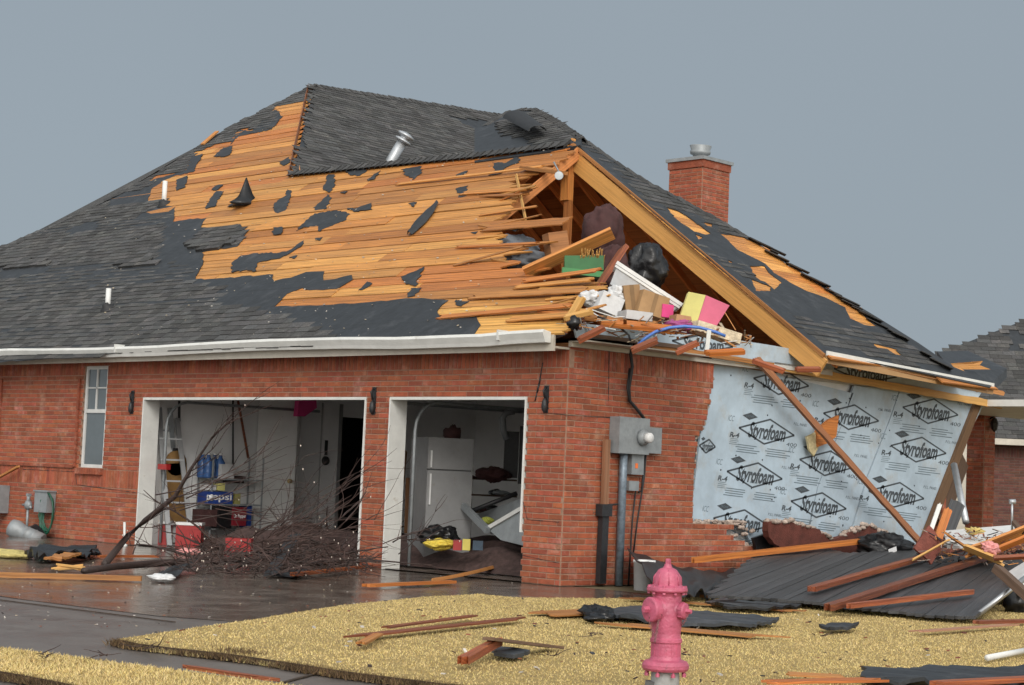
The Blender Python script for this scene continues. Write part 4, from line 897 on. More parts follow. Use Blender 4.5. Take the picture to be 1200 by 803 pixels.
# porch column at the far corner and the pieces round it
def column(px0, px1, d, name):
    c_ = PD((px0+px1)/2, 600, d); s = (px1-px0)/FPX*d/1.41/2; b = MB()
    bricks(b, (c_.x-s, c_.y-s, 0), (1, 0, 0), (0, -1, 0), 2*s-.012, 0, 2.62); bricks(b, (c_.x+s, c_.y-s+.011, 0), (0, 1, 0), (1, 0, 0), 2*s, 0, 2.62)
    b.box((c_.x-s+.02, c_.y-s+.02, 0), (c_.x+s-.01, c_.y+s, 2.6), 1, 1); b.build(name, ['brick', 'mortar'], house); return c_, s
cc, cs = column(1131, 1164, 31, 'porch_column'); c2_, s2_ = column(1095, 1112, 30, 'porch_column')
b = MB(); b.box((cc.x-4, cc.y-.35, 2.62), (cc.x+1.6, cc.y+.25, 2.72)); b.build('porch_beam', 'white_paint', house)
b = MB(); p = PD(1118, 560, 36); b.obox((p.x, p.y, 1.3), (.22, .22, 0), (.02, -.02, 0), (0, 0, 1.3)); b.build('porch_wall', 'cream_paint', house)
# small porch roof stump with bared boards at the far eave
b = MB(); q = [PD(x, y, d) for x, y, d in ((1098, 412, 29), (1134, 411, 31), (1150, 425, 31), (1180, 432, 29), (1163, 448, 28), (1117, 437, 27.5))]; b.face(q); b.face([p-Vector((0, 0, .15)) for p in q][::-1])
for i in range(6): j = (i+1) % 6; b.face([q[i], q[j], q[j]-Vector((0, 0, .15)), q[i]-Vector((0, 0, .15))])
b.build('porch_roof', 'felt', house)
b = MB(); q = [PD(x, y, 27.9) for x, y in ((1114, 426), (1130, 425), (1140, 427), (1152, 423), (1148, 428), (1161, 433), (1120, 433))]
b.extr([(i, 0) for i in range(0)], None, 0, 0) if False else [b.face([q[0], q[i], q[i+1]]) for i in range(1, 6)]
b.build('roof_deck', 'deck', house)
# ------------------------------------------------------------ neighbour's house, far right
nb = PD(1199, 600, 46); RT = Vector((_Rt.x, _Rt.y, 0)).normalized(); BK = Vector((-RT.y, RT.x, 0))
o = PD(1060, 560, 46); o.z = 0
nh_ = thing('neighbour_house', 'intact neighbouring brick house with dark shingle roof beyond the porch column', 'house', o)
FN = Frame(Vector((o.x, o.y, 2.74))-BK*.45, RT, BK*.80+Vector((0, 0, .62)))
def PN(x, y): return on(x, y, FN.n, FN.n.dot(FN.o))
rp = [(1040, 514), (1070, 426), (1105, 412), (1200, 376), (1330, 326), (1330, 514)]
q = [FN.to2(PN(x, y)) for x, y in rp]
b = MB(); sheet(b, FN, q, -.1, 0); b.face([FN.at(*q[2]), FN.at(*q[4]), FN.at(*q[4])+BK*5-Vector((0, 0, 5)), FN.at(*q[2])+BK*5-Vector((0, 0, 3))]); b.build('roof', 'felt', nh_)
b = MB(); EXP = .18; shingles(b, FN, [q], tab=.4, h=.02, excl=[[FN.to2(PN(x, y)) for x, y in ((1180, 392), (1202, 384), (1202, 414), (1182, 414))]]); b.build('shingles', 'shingle', nh_); EXP = .145
e0, e1 = FN.at(0, 0)-Vector((0, 0, .05)), FN.at(7, 0)-Vector((0, 0, .05))
b = MB(); b.beam(e0-Vector((0, 0, .02)), e1-Vector((0, 0, .02)), .05, .15); b.build('gutter', 'cream_paint', nh_)
b = MB(); b.obox(o+RT*3.5+BK*.25+Vector((0, 0, 2.62)), RT*3.5, BK*.25, Vector((0, 0, .02))); b.build('soffit', 'cream_paint', nh_)
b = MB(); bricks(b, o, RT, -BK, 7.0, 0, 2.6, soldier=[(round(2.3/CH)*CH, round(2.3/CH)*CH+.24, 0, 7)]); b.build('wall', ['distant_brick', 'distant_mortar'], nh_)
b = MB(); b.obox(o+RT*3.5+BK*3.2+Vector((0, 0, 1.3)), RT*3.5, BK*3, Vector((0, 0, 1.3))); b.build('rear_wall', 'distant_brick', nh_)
# broken lamp on the porch column
b = MB(); p = Vector((cc.x+cs+.03, cc.y, PD(1167, 498, 31).z)); b.lathe(p+Vector((.05, 0, -.1)), [(.01, -.02), (.05, .02), (.07, .12), (.04, .2), (.01, .22)], 6, flat=True); b.tube([p+Vector((-.04, 0, .1)), p+Vector((.06, 0, .15))], .015, 6); b.build('wall_lamp', 'black_iron', house)

# ------------------------------------------------------------ fire hydrant
hp_ = G(779, 815, .05); hz = Vector((hp_.x, hp_.y, .045))
hyd = thing('fire_hydrant', 'weathered pink fire hydrant on a grey stand pipe in the front lawn', 'fire hydrant', hz)
K = (hp_-CAM).dot(_F)/FPX     # metres per photo pixel at the hydrant
tl = (_Up*1.0+_Rt*.012); tl = Vector((_Up.x*0-.012*_Rt.x, -.012*_Rt.y, 1)).normalized()
def hy(py): return (812-py)*K
toC = Vector((CAM.x-hz.x, CAM.y-hz.y, 0)).normalized(); rH = Vector((_Rt.x, _Rt.y, 0)).normalized()
b = MB(); b.lathe(hz, [(.077, -.05), (.077, hy(785)), (.074, hy(782))], 28, tl); b.obox(hz+toC*.0-rH*.085+Vector((0, 0, .02)), rH*.03, toC*.04, Vector((.01, 0, .06)), .3); b.build('stand_pipe', 'hydrant_grey', hyd)
b = MB(); b.crisp(hz, [(.08, hy(783)), (.118, hy(782)), (.127, hy(779)), (.127, hy(775)), (.116, hy(771)), (.086, hy(769)), (.080, hy(765)), (.080, hy(750)), (.087, hy(749)), (.087, hy(745)), (.080, hy(744)), (.078, hy(739)), (.083, hy(728)), (.086, hy(715)), (.080, hy(703)), (.080, hy(695)), (.086, hy(692)), (.09, hy(690))], 32, tl)
for i in range(8):
    t = i*math.pi/4+.3; b.lathe(hz+Vector((math.cos(t)*.108, math.sin(t)*.108, 0))+tl*hy(788), [(.012, 0), (.012, .014), (.006, .02), (.006, .05)], 6, flat=True)
for i in range(14):
    t = i*2*math.pi/14; v_ = Vector((math.cos(t), math.sin(t), 0)); b.obox(hz+v_*.079+tl*hy(757), v_*.003, v_.cross(tl)*.004, tl*.038)
barrel = b.build('barrel', 'hydrant_pink', hyd)
b = MB(); b.crisp(hz, [(.09, hy(691)), (.108, hy(690)), (.112, hy(688.5)), (.110, hy(685)), (.092, hy(683.5)), (.076, hy(682)), (.074, hy(677)), (.069, hy(672)), (.058, hy(667)), (.042, hy(663.5)), (.026, hy(662)), (.021, hy(660)), (.019, hy(658))], 32, tl)
b.lathe(hz+tl*hy(659), [(.020, 0), (.017, .004), (.016, .030), (.012, .034)], 5, tl, flat=True); b.lathe(hz+tl*hy(655), [(.006, 0), (.005, .016)], 6, tl)
for i in range(10):
    t = i*math.pi/5+.2; b.lathe(hz+Vector((math.cos(t)*.098, math.sin(t)*.098, 0))+tl*(hy(692)), [(.010, -.004), (.010, .006)], 6, tl, flat=True); b.lathe(hz+Vector((math.cos(t)*.098, math.sin(t)*.098, 0))+tl*(hy(685)), [(.009, 0), (.009, .010)], 6, tl, flat=True)
for i in range(8):
    t = i*math.pi/4; v_ = Vector((math.cos(t), math.sin(t), 0)); b.tube([hz+v_*.077+tl*hy(682), hz+v_*.073+tl*hy(673), hz+v_*.045+tl*hy(664.5)], .004, 5)
b.build('bonnet', 'hydrant_pink', hyd)
axp = (toC*.60-rH*.80).normalized(); axh = (toC*.56+rH*.83).normalized(); cz = hz+tl*hy(711)
b = MB(); b.lathe(cz, [(.066, .0), (.066, .078)], 28, axp); nzl = b.build('pumper_nozzle', 'hydrant_pink', hyd)
b = MB(); b.crisp(cz+axp*.079, [(.060, 0), (.060, .004), (.068, .004), (.068, .040), (.060, .047), (.030, .051)], 28, axp); b.lathe(cz+axp*.128, [(.022, -.004), (.018, .006), (.017, .036)], 5, axp, flat=True); b.build('nozzle_cap', 'hydrant_pink', nzl)
b = MB(); b.lathe(cz, [(.045, .0), (.043, .085)], 24, axh); nz2 = b.build('hose_nozzle', 'hydrant_pink', hyd)
b = MB(); b.crisp(cz+axh*.086, [(.036, 0), (.036, .004), (.043, .004), (.043, .028), (.036, .034), (.02, .037)], 24, axh)
for i in range(6): 
    t = i*math.pi/3; a_ = axh.orthogonal().normalized(); b_ = axh.cross(a_); b.obox(cz+axh*.10+(a_*math.cos(t)+b_*math.sin(t))*.044, axh*.012, (a_*math.cos(t)+b_*math.sin(t))*.004, (b_*math.cos(t)-a_*math.sin(t))*.006)
b.lathe(cz+axh*.122, [(.017, -.004), (.014, .006), (.013, .030)], 5, axh, flat=True); b.build('nozzle_cap', 'hydrant_pink', nz2)
def chain(pts):
    b = MB(); n = 0; P_ = [Vector(p) for p in pts]
    for p, q in zip(P_, P_[1:]):
        l = (q-p).length; k = max(1, int(l/.013))
        for i in range(k):
            c = p+(q-p)*((i+.5)/k); d = (q-p).normalized(); s_ = d.cross(toC if n % 2 else rH).normalized(); n += 1
            b.tube([c+d*.009*math.cos(t)+s_*.005*math.sin(t) for t in [j*math.pi/4 for j in range(9)]], .0018, 5, caps=False)
    b.build('chain', 'chain_metal', hyd)
e1_ = cz+axp*.12; ch0 = hz+toC*.088-rH*.012
chain([e1_+Vector((0, 0, -.03))+toC*.012, e1_+Vector((0, 0, -.09))+toC*.01+rH*.005, hz+toC*.086-rH*.055+tl*hy(742), hz+toC*.088-rH*.048+tl*hy(735), ch0+tl*hy(715)-rH*.03])
chain([hz+toC*.092-rH*.042+tl*hy(722), hz+toC*.095-rH*.060+tl*hy(748), hz+toC*.09-rH*.052+tl*hy(733), hz+toC*.088-rH*.038+tl*hy(720)])
e2_ = cz+axh*.125; chain([e2_+Vector((0, 0, -.025)), e2_+Vector((0, 0, -.055))-axh*.01, hz+rH*.079+toC*.03+tl*hy(729), hz+rH*.080+toC*.03+tl*hy(718)])

# ------------------------------------------------------------ loose planks
UPZ = Vector((0, 0, 1))
def plank(p, q, wd, th, m_, label, name='broken_plank', cat='plank', group=None, col=1.0, jag=.12, up=UPZ, seg=1, bend=0.0):
    b = MB(); b.beam(p, q, wd, th, up, col, jag=jag, seg=seg, bend=bend); o = b.build(name, m_); return tag(o, label, cat, group)
def gp(x0, y0, x1, y1, wd, th, m_, label, z=None, **k):
    z0 = (LZ+.03) if z is None else z; return plank(G(x0, y0, z0), G(x1, y1, z0), wd, th, m_, label, **k)
gl = 'splintered planks lying on the lawn'
gp(430, 744, 598, 726, .11, .012, 'wood_red', 'longest red brown splintered plank lying across the lawn left of the hydrant', group=gl, jag=.35)
gp(462, 734, 545, 723, .08, .012, 'wood_red', 'short red splinter lying behind the longest lawn plank', group=gl, jag=.25, z=LZ+.035)
gp(425, 753, 442, 744, .07, .015, 'wood', 'pale orange broken stub at the left end of the long lawn plank', group=gl, z=LZ+.04)
plank(G(545, 773, LZ+.05), G(583, 752, LZ+.10), .07, .045, 'wood_red', 'thick brown lumber stub propped on the lawn in front of the bay opening', group=gl, jag=.06, col=1.5)
plank(G(583, 750, LZ+.12), G(640, 757, LZ+.03), .12, .02, 'wood_grey', 'thin weathered grey lath leaning on the brown stub in the lawn', group=gl, jag=.3)
gp(652, 719, 692, 717, .40, .012, 'wood', 'pointed orange board flat on the grass left of the hydrant', group=gl, jag=.3, col=.8, z=LZ+.02)
gp(742, 733, 870, 744, .28, .012, 'wood', 'wide orange board lying behind the pink hydrant', group=gl, jag=.35, col=.8, z=LZ+.02)
gp(752, 702, 905, 714, .24, .012, 'wood', 'dull orange board under black felt near the wall foot', group=gl, jag=.3, col=.65, z=LZ+.02)
gp(835, 699, 932, 699, .12, .03, 'wood', 'orange splintered plank along the front edge of the fallen roof boards', group=gl, jag=.25)
gp(1090, 739, 1172, 733, .10, .012, 'wood_grey', 'pinkish grey broken lath on the right lawn', group=gl, jag=.3, col=(2.2, 1.9, 1.9))
gp(1150, 729, 1200, 728, .12, .03, 'wood_red', 'dark red lath at the right edge of the lawn below the metal pole', group=gl)
gp(928, 790, 982, 793, .20, .010, 'wood', 'light tan square board at the bottom of the lawn', group=gl, jag=.04, col=1.1)
gp(917, 799, 1011, 797, .14, .015, 'wood', 'reddish orange plank in front of the tan board at the bottom edge', group=gl, col=(.95, .7, .65), jag=.15, z=LZ+.06)
gp(1105, 801, 1215, 795, .08, .03, 'wood_red', 'bright red plank across the felt sheet in the bottom right corner', group=gl, col=1.5, z=LZ+.08)
gp(228, 783, 302, 794, .05, .02, 'wood_red', 'red sliver of wood on the sidewalk edge', group='wood on the pavement', z=.045, jag=.2, col=1.3)
gp(-20, 673, 163, 678, .07, .05, 'wood', 'long straight orange plank lying on the wet drive at far left', group='wood on the pavement', z=.035, jag=.04, col=.75)
gp(437, 686, 527, 682, .11, .03, 'wood', 'narrow orange plank on the wet drive before the right bay', group='wood on the pavement', z=.035, col=(.95, .7, .5))
gp(120, 652, 178, 652, .14, .025, 'wood', 'short red orange board at the foot of the left bay jamb', group='wood on the pavement', z=.03, col=(.8, .5, .4))
gp(-5, 560, 17, 549, .06, .02, 'wood', 'x', z=1) if False else None
a = FW(-6, 562, -.12); c = FW(18, 549, -.12); plank(a, c, .06, .03, 'wood', 'thin orange lath stuck out beside the wall at far left', group='wood on the pavement')
# warped board lifting off the drive
p, q = G(507, 683, .02), G(603, 668, .02); b = MB()
b.grid(lambda s, t: p+(q-p)*s+BK*((t-.5)*.42*(.4+.6*s))+Vector((0, 0, .015+.10*s*s+.035*math.sin(t*3.1))), 16, 6, thick=.015)
tag(b.build('warped_board', 'wood'), 'warped orange board curling up from the drive at the right bay pillar', 'board')
# felt scraps and shingle sheets
def scrap(px, m_, label, z=LZ+.03, amp=.03, h=.012, name='felt_scrap', cat='roofing felt', col=1.0, lift=0.0, group=None):
    P = [G(x, y, z) for x, y in px]; pl = [(p.x, p.y) for p in P]; o_ = []
    for i, (a, b_) in enumerate(pl):
        c, d = pl[(i+1) % len(pl)]; l = math.hypot(c-a, d-b_); k = max(1, int(l/.06))
        for j in range(k): t = j/k; o_.append((a+(c-a)*t+U(-.02, .02), b_+(d-b_)*t+U(-.02, .02)))
    b = MB(); b.extr(o_, lambda a, c, hh: Vector((a, c, z+hh+amp*abs(noise.noise(Vector((a*4, c*4, 5))))*2)), -h, h, col); return tag(b.build(name, m_), label, cat, group)
gf = 'scraps of torn roofing'
scrap([(700, 716), (760, 714), (850, 722), (915, 729), (880, 735), (800, 734), (750, 728), (705, 722)], 'felt', 'large grey shingle sheet flat on the lawn behind the hydrant', col=1.8, group=gf)
b = MB()
for i in range(7): b.blob(G(U(688, 712), U(716, 724), LZ+.04), U(.05, .12), U(.05, .12), U(.03, .07), .7, 3, 10, 7, 0, 1, seed=i)
tag(b.build('felt_scrap', 'black_plastic'), 'crumpled black felt lump at the left end of the grey shingle sheet', 'roofing felt', gf)
scrap([(825, 706), (850, 704), (862, 709), (900, 707), (938, 713), (900, 715), (850, 713)], 'black_plastic', 'ragged black felt strip lying before the fallen roof boards', group=gf)
scrap([(1012, 787), (1040, 789), (1100, 786), (1130, 784), (1215, 786), (1215, 806), (1080, 806), (1012, 800)], 'felt', 'wide dark felt sheet across the bottom right corner of the lawn', group=gf, col=1.2, amp=.06)
scrap([(572, 759), (600, 762), (622, 765), (606, 770), (580, 767)], 'felt', 'small dark slate coloured scrap beside the propped brown stub', group=gf, col=1.5, amp=.01)
scrap([(960, 735), (1003, 733), (1000, 737), (970, 738)], 'felt', 'small black scrap in the middle of the right lawn', group=gf)
scrap([(30, 652), (60, 645), (110, 647), (118, 651), (95, 657), (45, 658)], 'black_plastic', 'black felt scraps heaped on the drive below the hose reel', z=.03, amp=.12, group=gf)
scrap([(52, 655), (80, 649), (95, 650), (70, 657)], 'wood', 'small orange board scrap on the felt below the hose reel', z=.10, amp=.02, name='board_scrap', cat='board', col=.8)
b = MB(); P = [G(x, y, .0) for x, y in ((176, 678), (215, 672), (240, 664), (205, 680))]
b.grid(lambda s, t: (P[0]*(1-s)+P[2]*s)*(1-t)+(P[3]*(1-s)+P[2]*s)*t+Vector((0, 0, .03+.10*s+.07*noise.noise(Vector((s*5, t*5, 1))))), 12, 8, thick=.008)
tag(b.build('felt_scrap', 'felt'), 'curled black felt piece on the drive beside the branch pile', 'roofing felt', gf)
b = MB(); p = G(190, 677, .05); b.blob(p, .12, .10, .035, .3, 2, 30, 20, .4, seed=4); tag(b.build('paper_scrap', 'white_cloth'), 'shiny white scrap on the wet drive before the branch pile', 'scrap')
for i, (x, y, lb) in enumerate(((0, 650, 'straw coloured insulation batt lying at the far left edge'), (95, 668, 'pale splintered butt of the fallen log on the drive'))):
    b = MB(); p = G(x+ (8 if i == 0 else 0), y, .03)
    if i == 0: b.blob(p, .45, .25, .06, .4, 3, 16, 10, 0, (1, 1, .5), seed=3); tag(b.build('insulation_batt', 'insulation'), lb, 'insulation')
    else:
        for k in range(7): b.beam(p+Vector((U(-.05, .05), U(-.06, .06), U(0, .06))), p+RT*U(-.3, -.12)+Vector((0, 0, U(0, .05))), U(.02, .06), .02, UPZ, 1, jag=.08)
        tag(b.build('log_splinters', 'wood_pale'), lb, 'splinters')

# ------------------------------------------------------------ fallen roof section and beams beside the side wall
ga, gb_, tc_ = G(836, 700, .10), G(1138, 724, .10), SW(1000, 640, .25)
nf = (gb_-ga).cross(tc_-ga).normalized(); nf = nf if nf.z > 0 else -nf; df = nf.dot(ga)
def PF(x, y, h=0): return on(x, y, nf, df)+nf*h
_uf = PF(1010, 640)-PF(860, 700); Ff = Frame(PF(860, 700), _uf, nf.cross(_uf))
outl = [(828, 698), (850, 680), (880, 655), (900, 636), (935, 634), (960, 641), (990, 648), (1010, 648), (1060, 640), (1130, 640), (1200, 644), (1206, 650), (1180, 690), (1160, 708), (1140, 723), (1090, 721), (1040, 715), (985, 710), (935, 704), (880, 700)]
qf = [Ff.to2(PF(x, y)) for x, y in outl]; b = MB(); v = min(p[1] for p in qf)
while v < max(p[1] for p in qf):
    s = span(qf, v+.045)
    if s: b.extr([(s[0]+U(-.05, .05), v+.0005), (s[1]+U(-.05, .05), v+.0005), (s[1]+U(-.08, .08), v+.0895), (s[0]+U(-.05, .05), v+.0895)], Ff.at, -.025, U(-.004, .006), (lambda g: (g, g, g))(U(.75, 1.25)))
    v += .09
frs = tag(b.build('fallen_roof_section', 'tar_boards'), 'big sheet of blackened roof boards slumped against the side wall', 'roof section')
b = MB(); T_ = [SW(733, 643, .14), SW(868, 672, .25)]; Bt = [SW(742, 672, .5), G(832, 699, .06)]; Bt = [G(770, 693, .25), G(832, 700, .06)]
b.grid(lambda s, t: (T_[0]*(1-s)+T_[1]*s)*(1-t)+(Bt[0]*(1-s)+Bt[1]*s)*t+Vector((.05*noise.noise(Vector((s*7, t*4, 8))), .03, -.16*math.sin(math.pi*s)*(1-t)*.5+.10*noise.noise(Vector((s*6, t*5, 1))))), 26, 12, .55, thick=.012)
tag(b.build('tar_or_shade_sheet', 'felt'), 'wrinkled black tar paper sagging from the side wall over the white bucket', 'tar paper')
bk = G(754, 692, .04); b = MB(); b.lathe(bk, [(.105, 0), (.118, .30), (.124, .30), (.124, .33), (.112, .33), (.10, .05)], 22); tag(b.build('bucket', 'white_plastic'), 'white plastic bucket standing by the conduit foot', 'bucket')
gb2 = 'beams fallen over the roof boards'
def bm(x0, y0, x1, y1, wd, th, m_, label, h=.06, h2=None, **k): return plank(PF(x0, y0, h), PF(x1, y1, h if h2 is None else h2), wd, th, m_, label, name='fallen_beam', cat='beam', group=gb2, **k)
bm(952, 697, 1146, 640, .10, .05, 'wood_red', 'upper red beam lying diagonally on the blackened roof boards', jag=.06, col=1.15)
bm(973, 719, 1212, 640, .10, .06, 'wood_red', 'longest dark red beam, in front of the upper red beam', jag=.1, col=.85)
bm(1000, 717, 1135, 701, .08, .045, 'wood_red', 'short bright red beam at the front foot of the roof boards', jag=.1, col=1.4)
plank(SW(826, 655, .35), SW(1030, 632, .55), .07, .07, 'wood', 'long orange splintered pole stuck out level before the wall foot', name='fallen_beam', cat='beam', group=gb2, jag=.25, col=(1.1, .85, .6))
plank(SW(888, 422, .12), SW(1082, 640, .30), .09, .05, 'wood_grey', 'thin brown beam leaning diagonally across the blue sheathing', name='leaning_beam', cat='beam', up=Vector((1, 0, 0)), jag=.05, col=(1.9, 1.35, 1.0))
b = MB(); b.extr([(p.y, p.z) for p in [SW(x, y, .1) for x, y in ((962, 505), (975, 492), (986, 487), (983, 512), (973, 520), (963, 524))]], lambda a, c, h: Vector((.02+h+.06*(a-5), a, c)), -.02, .02, (1, .8, .6)); tag(b.build('board_scrap', 'wood'), 'triangular splintered board poking through the blue sheathing', 'board')
b = MB(); b.extr([(p.y, p.z) for p in [SW(x, y, .1) for x, y in ((952, 512), (966, 505), (968, 520), (960, 535), (955, 528))]], lambda a, c, h: Vector((.0+h, a, c)), -.015, .015, (1, 1, .8)); tag(b.build('insulation_scrap', 'insulation'), 'yellowish insulation tuft torn out beside the triangular board', 'insulation')
# slab of fallen veneer
sl = [(893, 613), (905, 610), (918, 610), (935, 615), (955, 621), (972, 631), (983, 630), (990, 625), (1000, 620), (1010, 615), (1030, 622), (1050, 632), (1066, 641), (1064, 655), (1030, 652), (985, 655), (940, 648), (908, 640), (899, 628)]
P_ = [SW(x, y, .22) for x, y in sl]; b = MB(); pl = []
for i, p in enumerate(P_):
    q = P_[(i+1) % len(P_)]; k = max(1, int((q-p).length/.07))
    for j in range(k): t = j/k; m_ = p+(q-p)*t; pl.append((m_.y+U(-.02, .02), m_.z+U(-.02, .02)))
b.extr(pl, lambda a, c, h: Vector((.22+h+.25*(c-.6), a, c)), -.045, .045, .8)
vo = tag(b.build('veneer_slab', 'brick_dark'), 'broken slab of brick veneer resting at the foot of the blue sheathing', 'brick slab')
b = MB()
for (ya, za), (yb_, zb_) in zip(pl, pl[1:]):
    if za > .62 or ya > 5.3:
        for j in range(2): t = U(0, 1); y_, z_ = ya+(yb_-ya)*t, za+(zb_-za)*t; b.blob((.22+.25*(z_-.6)+U(-.04, .05), y_, z_), .04, U(.03, .06), U(.015, .035), .6, 3, 7, 5, 0, U(.8, 1.2), seed=int(y_*99))
b.build('broken_mortar', 'broken_mortar', vo)['kind'] = 'stuff'
b = MB(); b.extr([(p.y, p.z) for p in [SW(x, y, .3) for x, y in ((900, 632), (940, 618), (985, 640), (1000, 655), (905, 650))]], lambda a, c, h: Vector((.05+h, a, c)), -.02, .02); tag(b.build('tar_or_shade_sheet', 'black_plastic'), 'black sheet painting in the shade of the hollow under the broken veneer slab', 'tar paper')  # dark sheet put in for the shade below the slab, not tar paper
b = MB(); b.blob(SW(1038, 643, .75), .3, .38, .17, .3, 2.5, 40, 26, .3, seed=5); tag(b.build('rubbish_bag', 'black_plastic'), 'shiny black plastic bag at the foot of the leaning beam', 'bag')
b = MB(); p = SW(1046, 645, 1.1); b.obox(p, (.003, 0, 0), (0, .09, .02), (0, -.01, .03)); tag(b.build('paper_scrap', 'print_white'), 'small white paper scrap lying on the black bag', 'scrap')
# heap at the right: panel, boards, pipe, insulation
def dp(x0, y0, d0, x1, y1, d1_, wd, th, m_, label, name='broken_board', cat='board', up=(-.5, .5, .9), **k): return plank(PD(x0, y0, d0), PD(x1, y1, d1_), wd, th, m_, label, name=name, cat=cat, group='boards heaped right of the blue sheathing', up=Vector(up), **k)
b = MB(); q = [PD(x, y, d) for x, y, d in ((1106, 622, 22.8), (1190, 615, 22.8), (1178, 640, 21.6), (1110, 640, 21.6))]; 
b.hexa([p-Vector((0, 0, .03)) for p in q]+q); tag(b.build('siding_panel', 'white_plastic'), 'flat white panel lying in the heap beneath the brick column', 'panel')
dp(1112, 628, 21.6, 1142, 648, 21.2, .22, .02, 'wood', 'short tan board slanting down in front of the white panel', jag=.08, col=1.1)
dp(1140, 645, 21.2, 1200, 622, 21.4, .20, .03, 'wood', 'wide tan board rising right across the heap', jag=.08, col=1.1)
dp(1160, 648, 21.0, 1204, 630, 21.2, .13, .03, 'wood', 'orange board below the wide tan board', jag=.1, col=(1.1, .8, .5))
dp(1135, 643, 20.8, 1165, 655, 20.6, .12, .03, 'wood_pale', 'pale splintered board under the pink insulation', jag=.12)
dp(1096, 640, 22.2, 1110, 600, 22.4, .10, .04, 'wood', 'orange stud standing up beside the sheathing edge', name='upright_stud', cat='stud', up=(-.7, .7, 0), jag=.06, col=(1.1, .85, .6))
dp(1087, 632, 22.0, 1101, 592, 22.2, .05, .03, 'white_paint', 'thin white trim strip standing beside the orange stud', name='trim_strip', cat='trim', up=(-.7, .7, 0), jag=.03)
dp(1082, 650, 21.6, 1096, 628, 21.7, .28, .04, 'brick_dark', 'flat reddish fragment at the foot of the orange stud', name='brick_fragment', cat='fragment', up=(-.7, .7, .2), jag=.06, col=1.2)
dp(1106, 630, 23, 1122, 590, 23.4, .20, .02, 'tar_boards', 'dark board standing behind the orange stud', up=(-.7, .7, 0), jag=.03)
dp(1168, 654, 20.2, 1204, 652, 20.2, .05, .04, 'wood_red', 'thin red lath at the right border over the roof boards', jag=.05)
dp(1072, 655, 21.2, 1110, 634, 21.4, .03, .02, 'wood_pale', 'pale sliver behind the upper red beam', jag=.05)
dp(1100, 640, 21.7, 1120, 636, 21.7, .03, .02, 'white_paint', 'short white strip in front of the white panel', jag=.02)
b = MB(); b.blob(PD(1160, 643, 20.7), .08, .08, .06, .6, 3, 30, 22, .45, seed=2); tag(b.build('insulation_tuft', 'pink_fluff'), 'ball of pink fibreglass insulation on the tan boards', 'insulation')
b = MB(); b.blob(PD(1141, 622, 22.0), .10, .08, .04, .8, 3, 14, 10, 0, (1.3, 1.2, .6), seed=6); tag(b.build('insulation_tuft', 'insulation'), 'yellow insulation tuft on the white panel', 'insulation')
b = MB(); b.tube([G(1143, 723, .08), PD(1206, 674, 17.5)], .028, 12); tag(b.build('metal_pole', 'aluminium'), 'shiny metal pole rising to the right edge of the lawn', 'pole')
b = MB(); b.tube([G(1157, 771, LZ+.03), G(1215, 760, LZ+.03)], .022, 10); tag(b.build('metal_pole', 'pvc'), 'grey white pole lying on the grass near the right border', 'pole')
b = MB(); b.tube([PD(1118, 545, 26), PD(1132, 612, 25)], .05, 8); tag(b.build('downspout', 'galv'), 'bent grey downspout hanging left of the porch column', 'downspout')
b = MB(); b.tube([PD(1186, 622, 22), PD(1186, 588, 22)], .014, 8); b.tube([PD(1183, 588, 22), PD(1190, 588, 22)], .03, 8); tag(b.build('pipe', 'galv'), 'thin upright metal pipe with small head in the right heap', 'pipe')
dp(1188, 612, 22, 1204, 632, 21.5, .06, .04, 'wood_grey', 'dark stick leaning beside the upright pipe', jag=.04, col=.6)
dp(1170, 668, 17.6, 1206, 700, 17.0, .10, .08, 'wood_grey', 'dark brown block end crossing the shiny metal pole', name='fallen_beam', cat='beam', jag=.04, col=.7)
b = MB(); b.blob(G(1190, 708, .12), .12, .10, .14, .5, 3, 12, 9, seed=9); tag(b.build('rubbish_lump', 'black_plastic'), 'black lump under the dark block at the right border', 'rubbish')
b = MB(); q = [PD(x, y, d) for x, y, d in ((1178, 672, 20), (1206, 655, 20), (1206, 690, 18.6), (1192, 690, 18.6))]; b.hexa([p-Vector((0, 0, .02)) for p in q]+q); tag(b.build('siding_panel', 'white_plastic'), 'small white panel corner at the right border by the metal pole', 'panel')
for i in range(26):
    pass
b = MB()
for i in range(280):
    x, y = U(1085, 1200), U(622, 660); p = PD(x, y, U(21.2, 22.4)); a = U(.03, .16); d = Vector((U(-1, 1), U(-1, 1), U(-.4, .4))).normalized(); b.beam(p, p+d*a, U(.005, .022), .008, UPZ, U(.4, 1.3), random.choice([0, 1, 2, 3]))
tag(b.build('splinter_heap', ['wood', 'brick_dark', 'broken_mortar', 'black_plastic']), 'small mixed splinters and rubble filling the heap', None, None, 'stuff')
# mound that carries the heap
b = MB(); b.grid(lambda s, t: SW(1075+150*s, 640, .2)*(1-t)+PD(1085+140*s, 665, 20.2)*t+Vector((0, 0, -.10+.10*noise.noise(Vector((s*6, t*5, 4)))-.25*t)), 24, 10); tag(b.build('rubble_mound', 'red_brown_stuff'), 'brick rubble mound beneath the heap of boards', None, None, 'stuff')

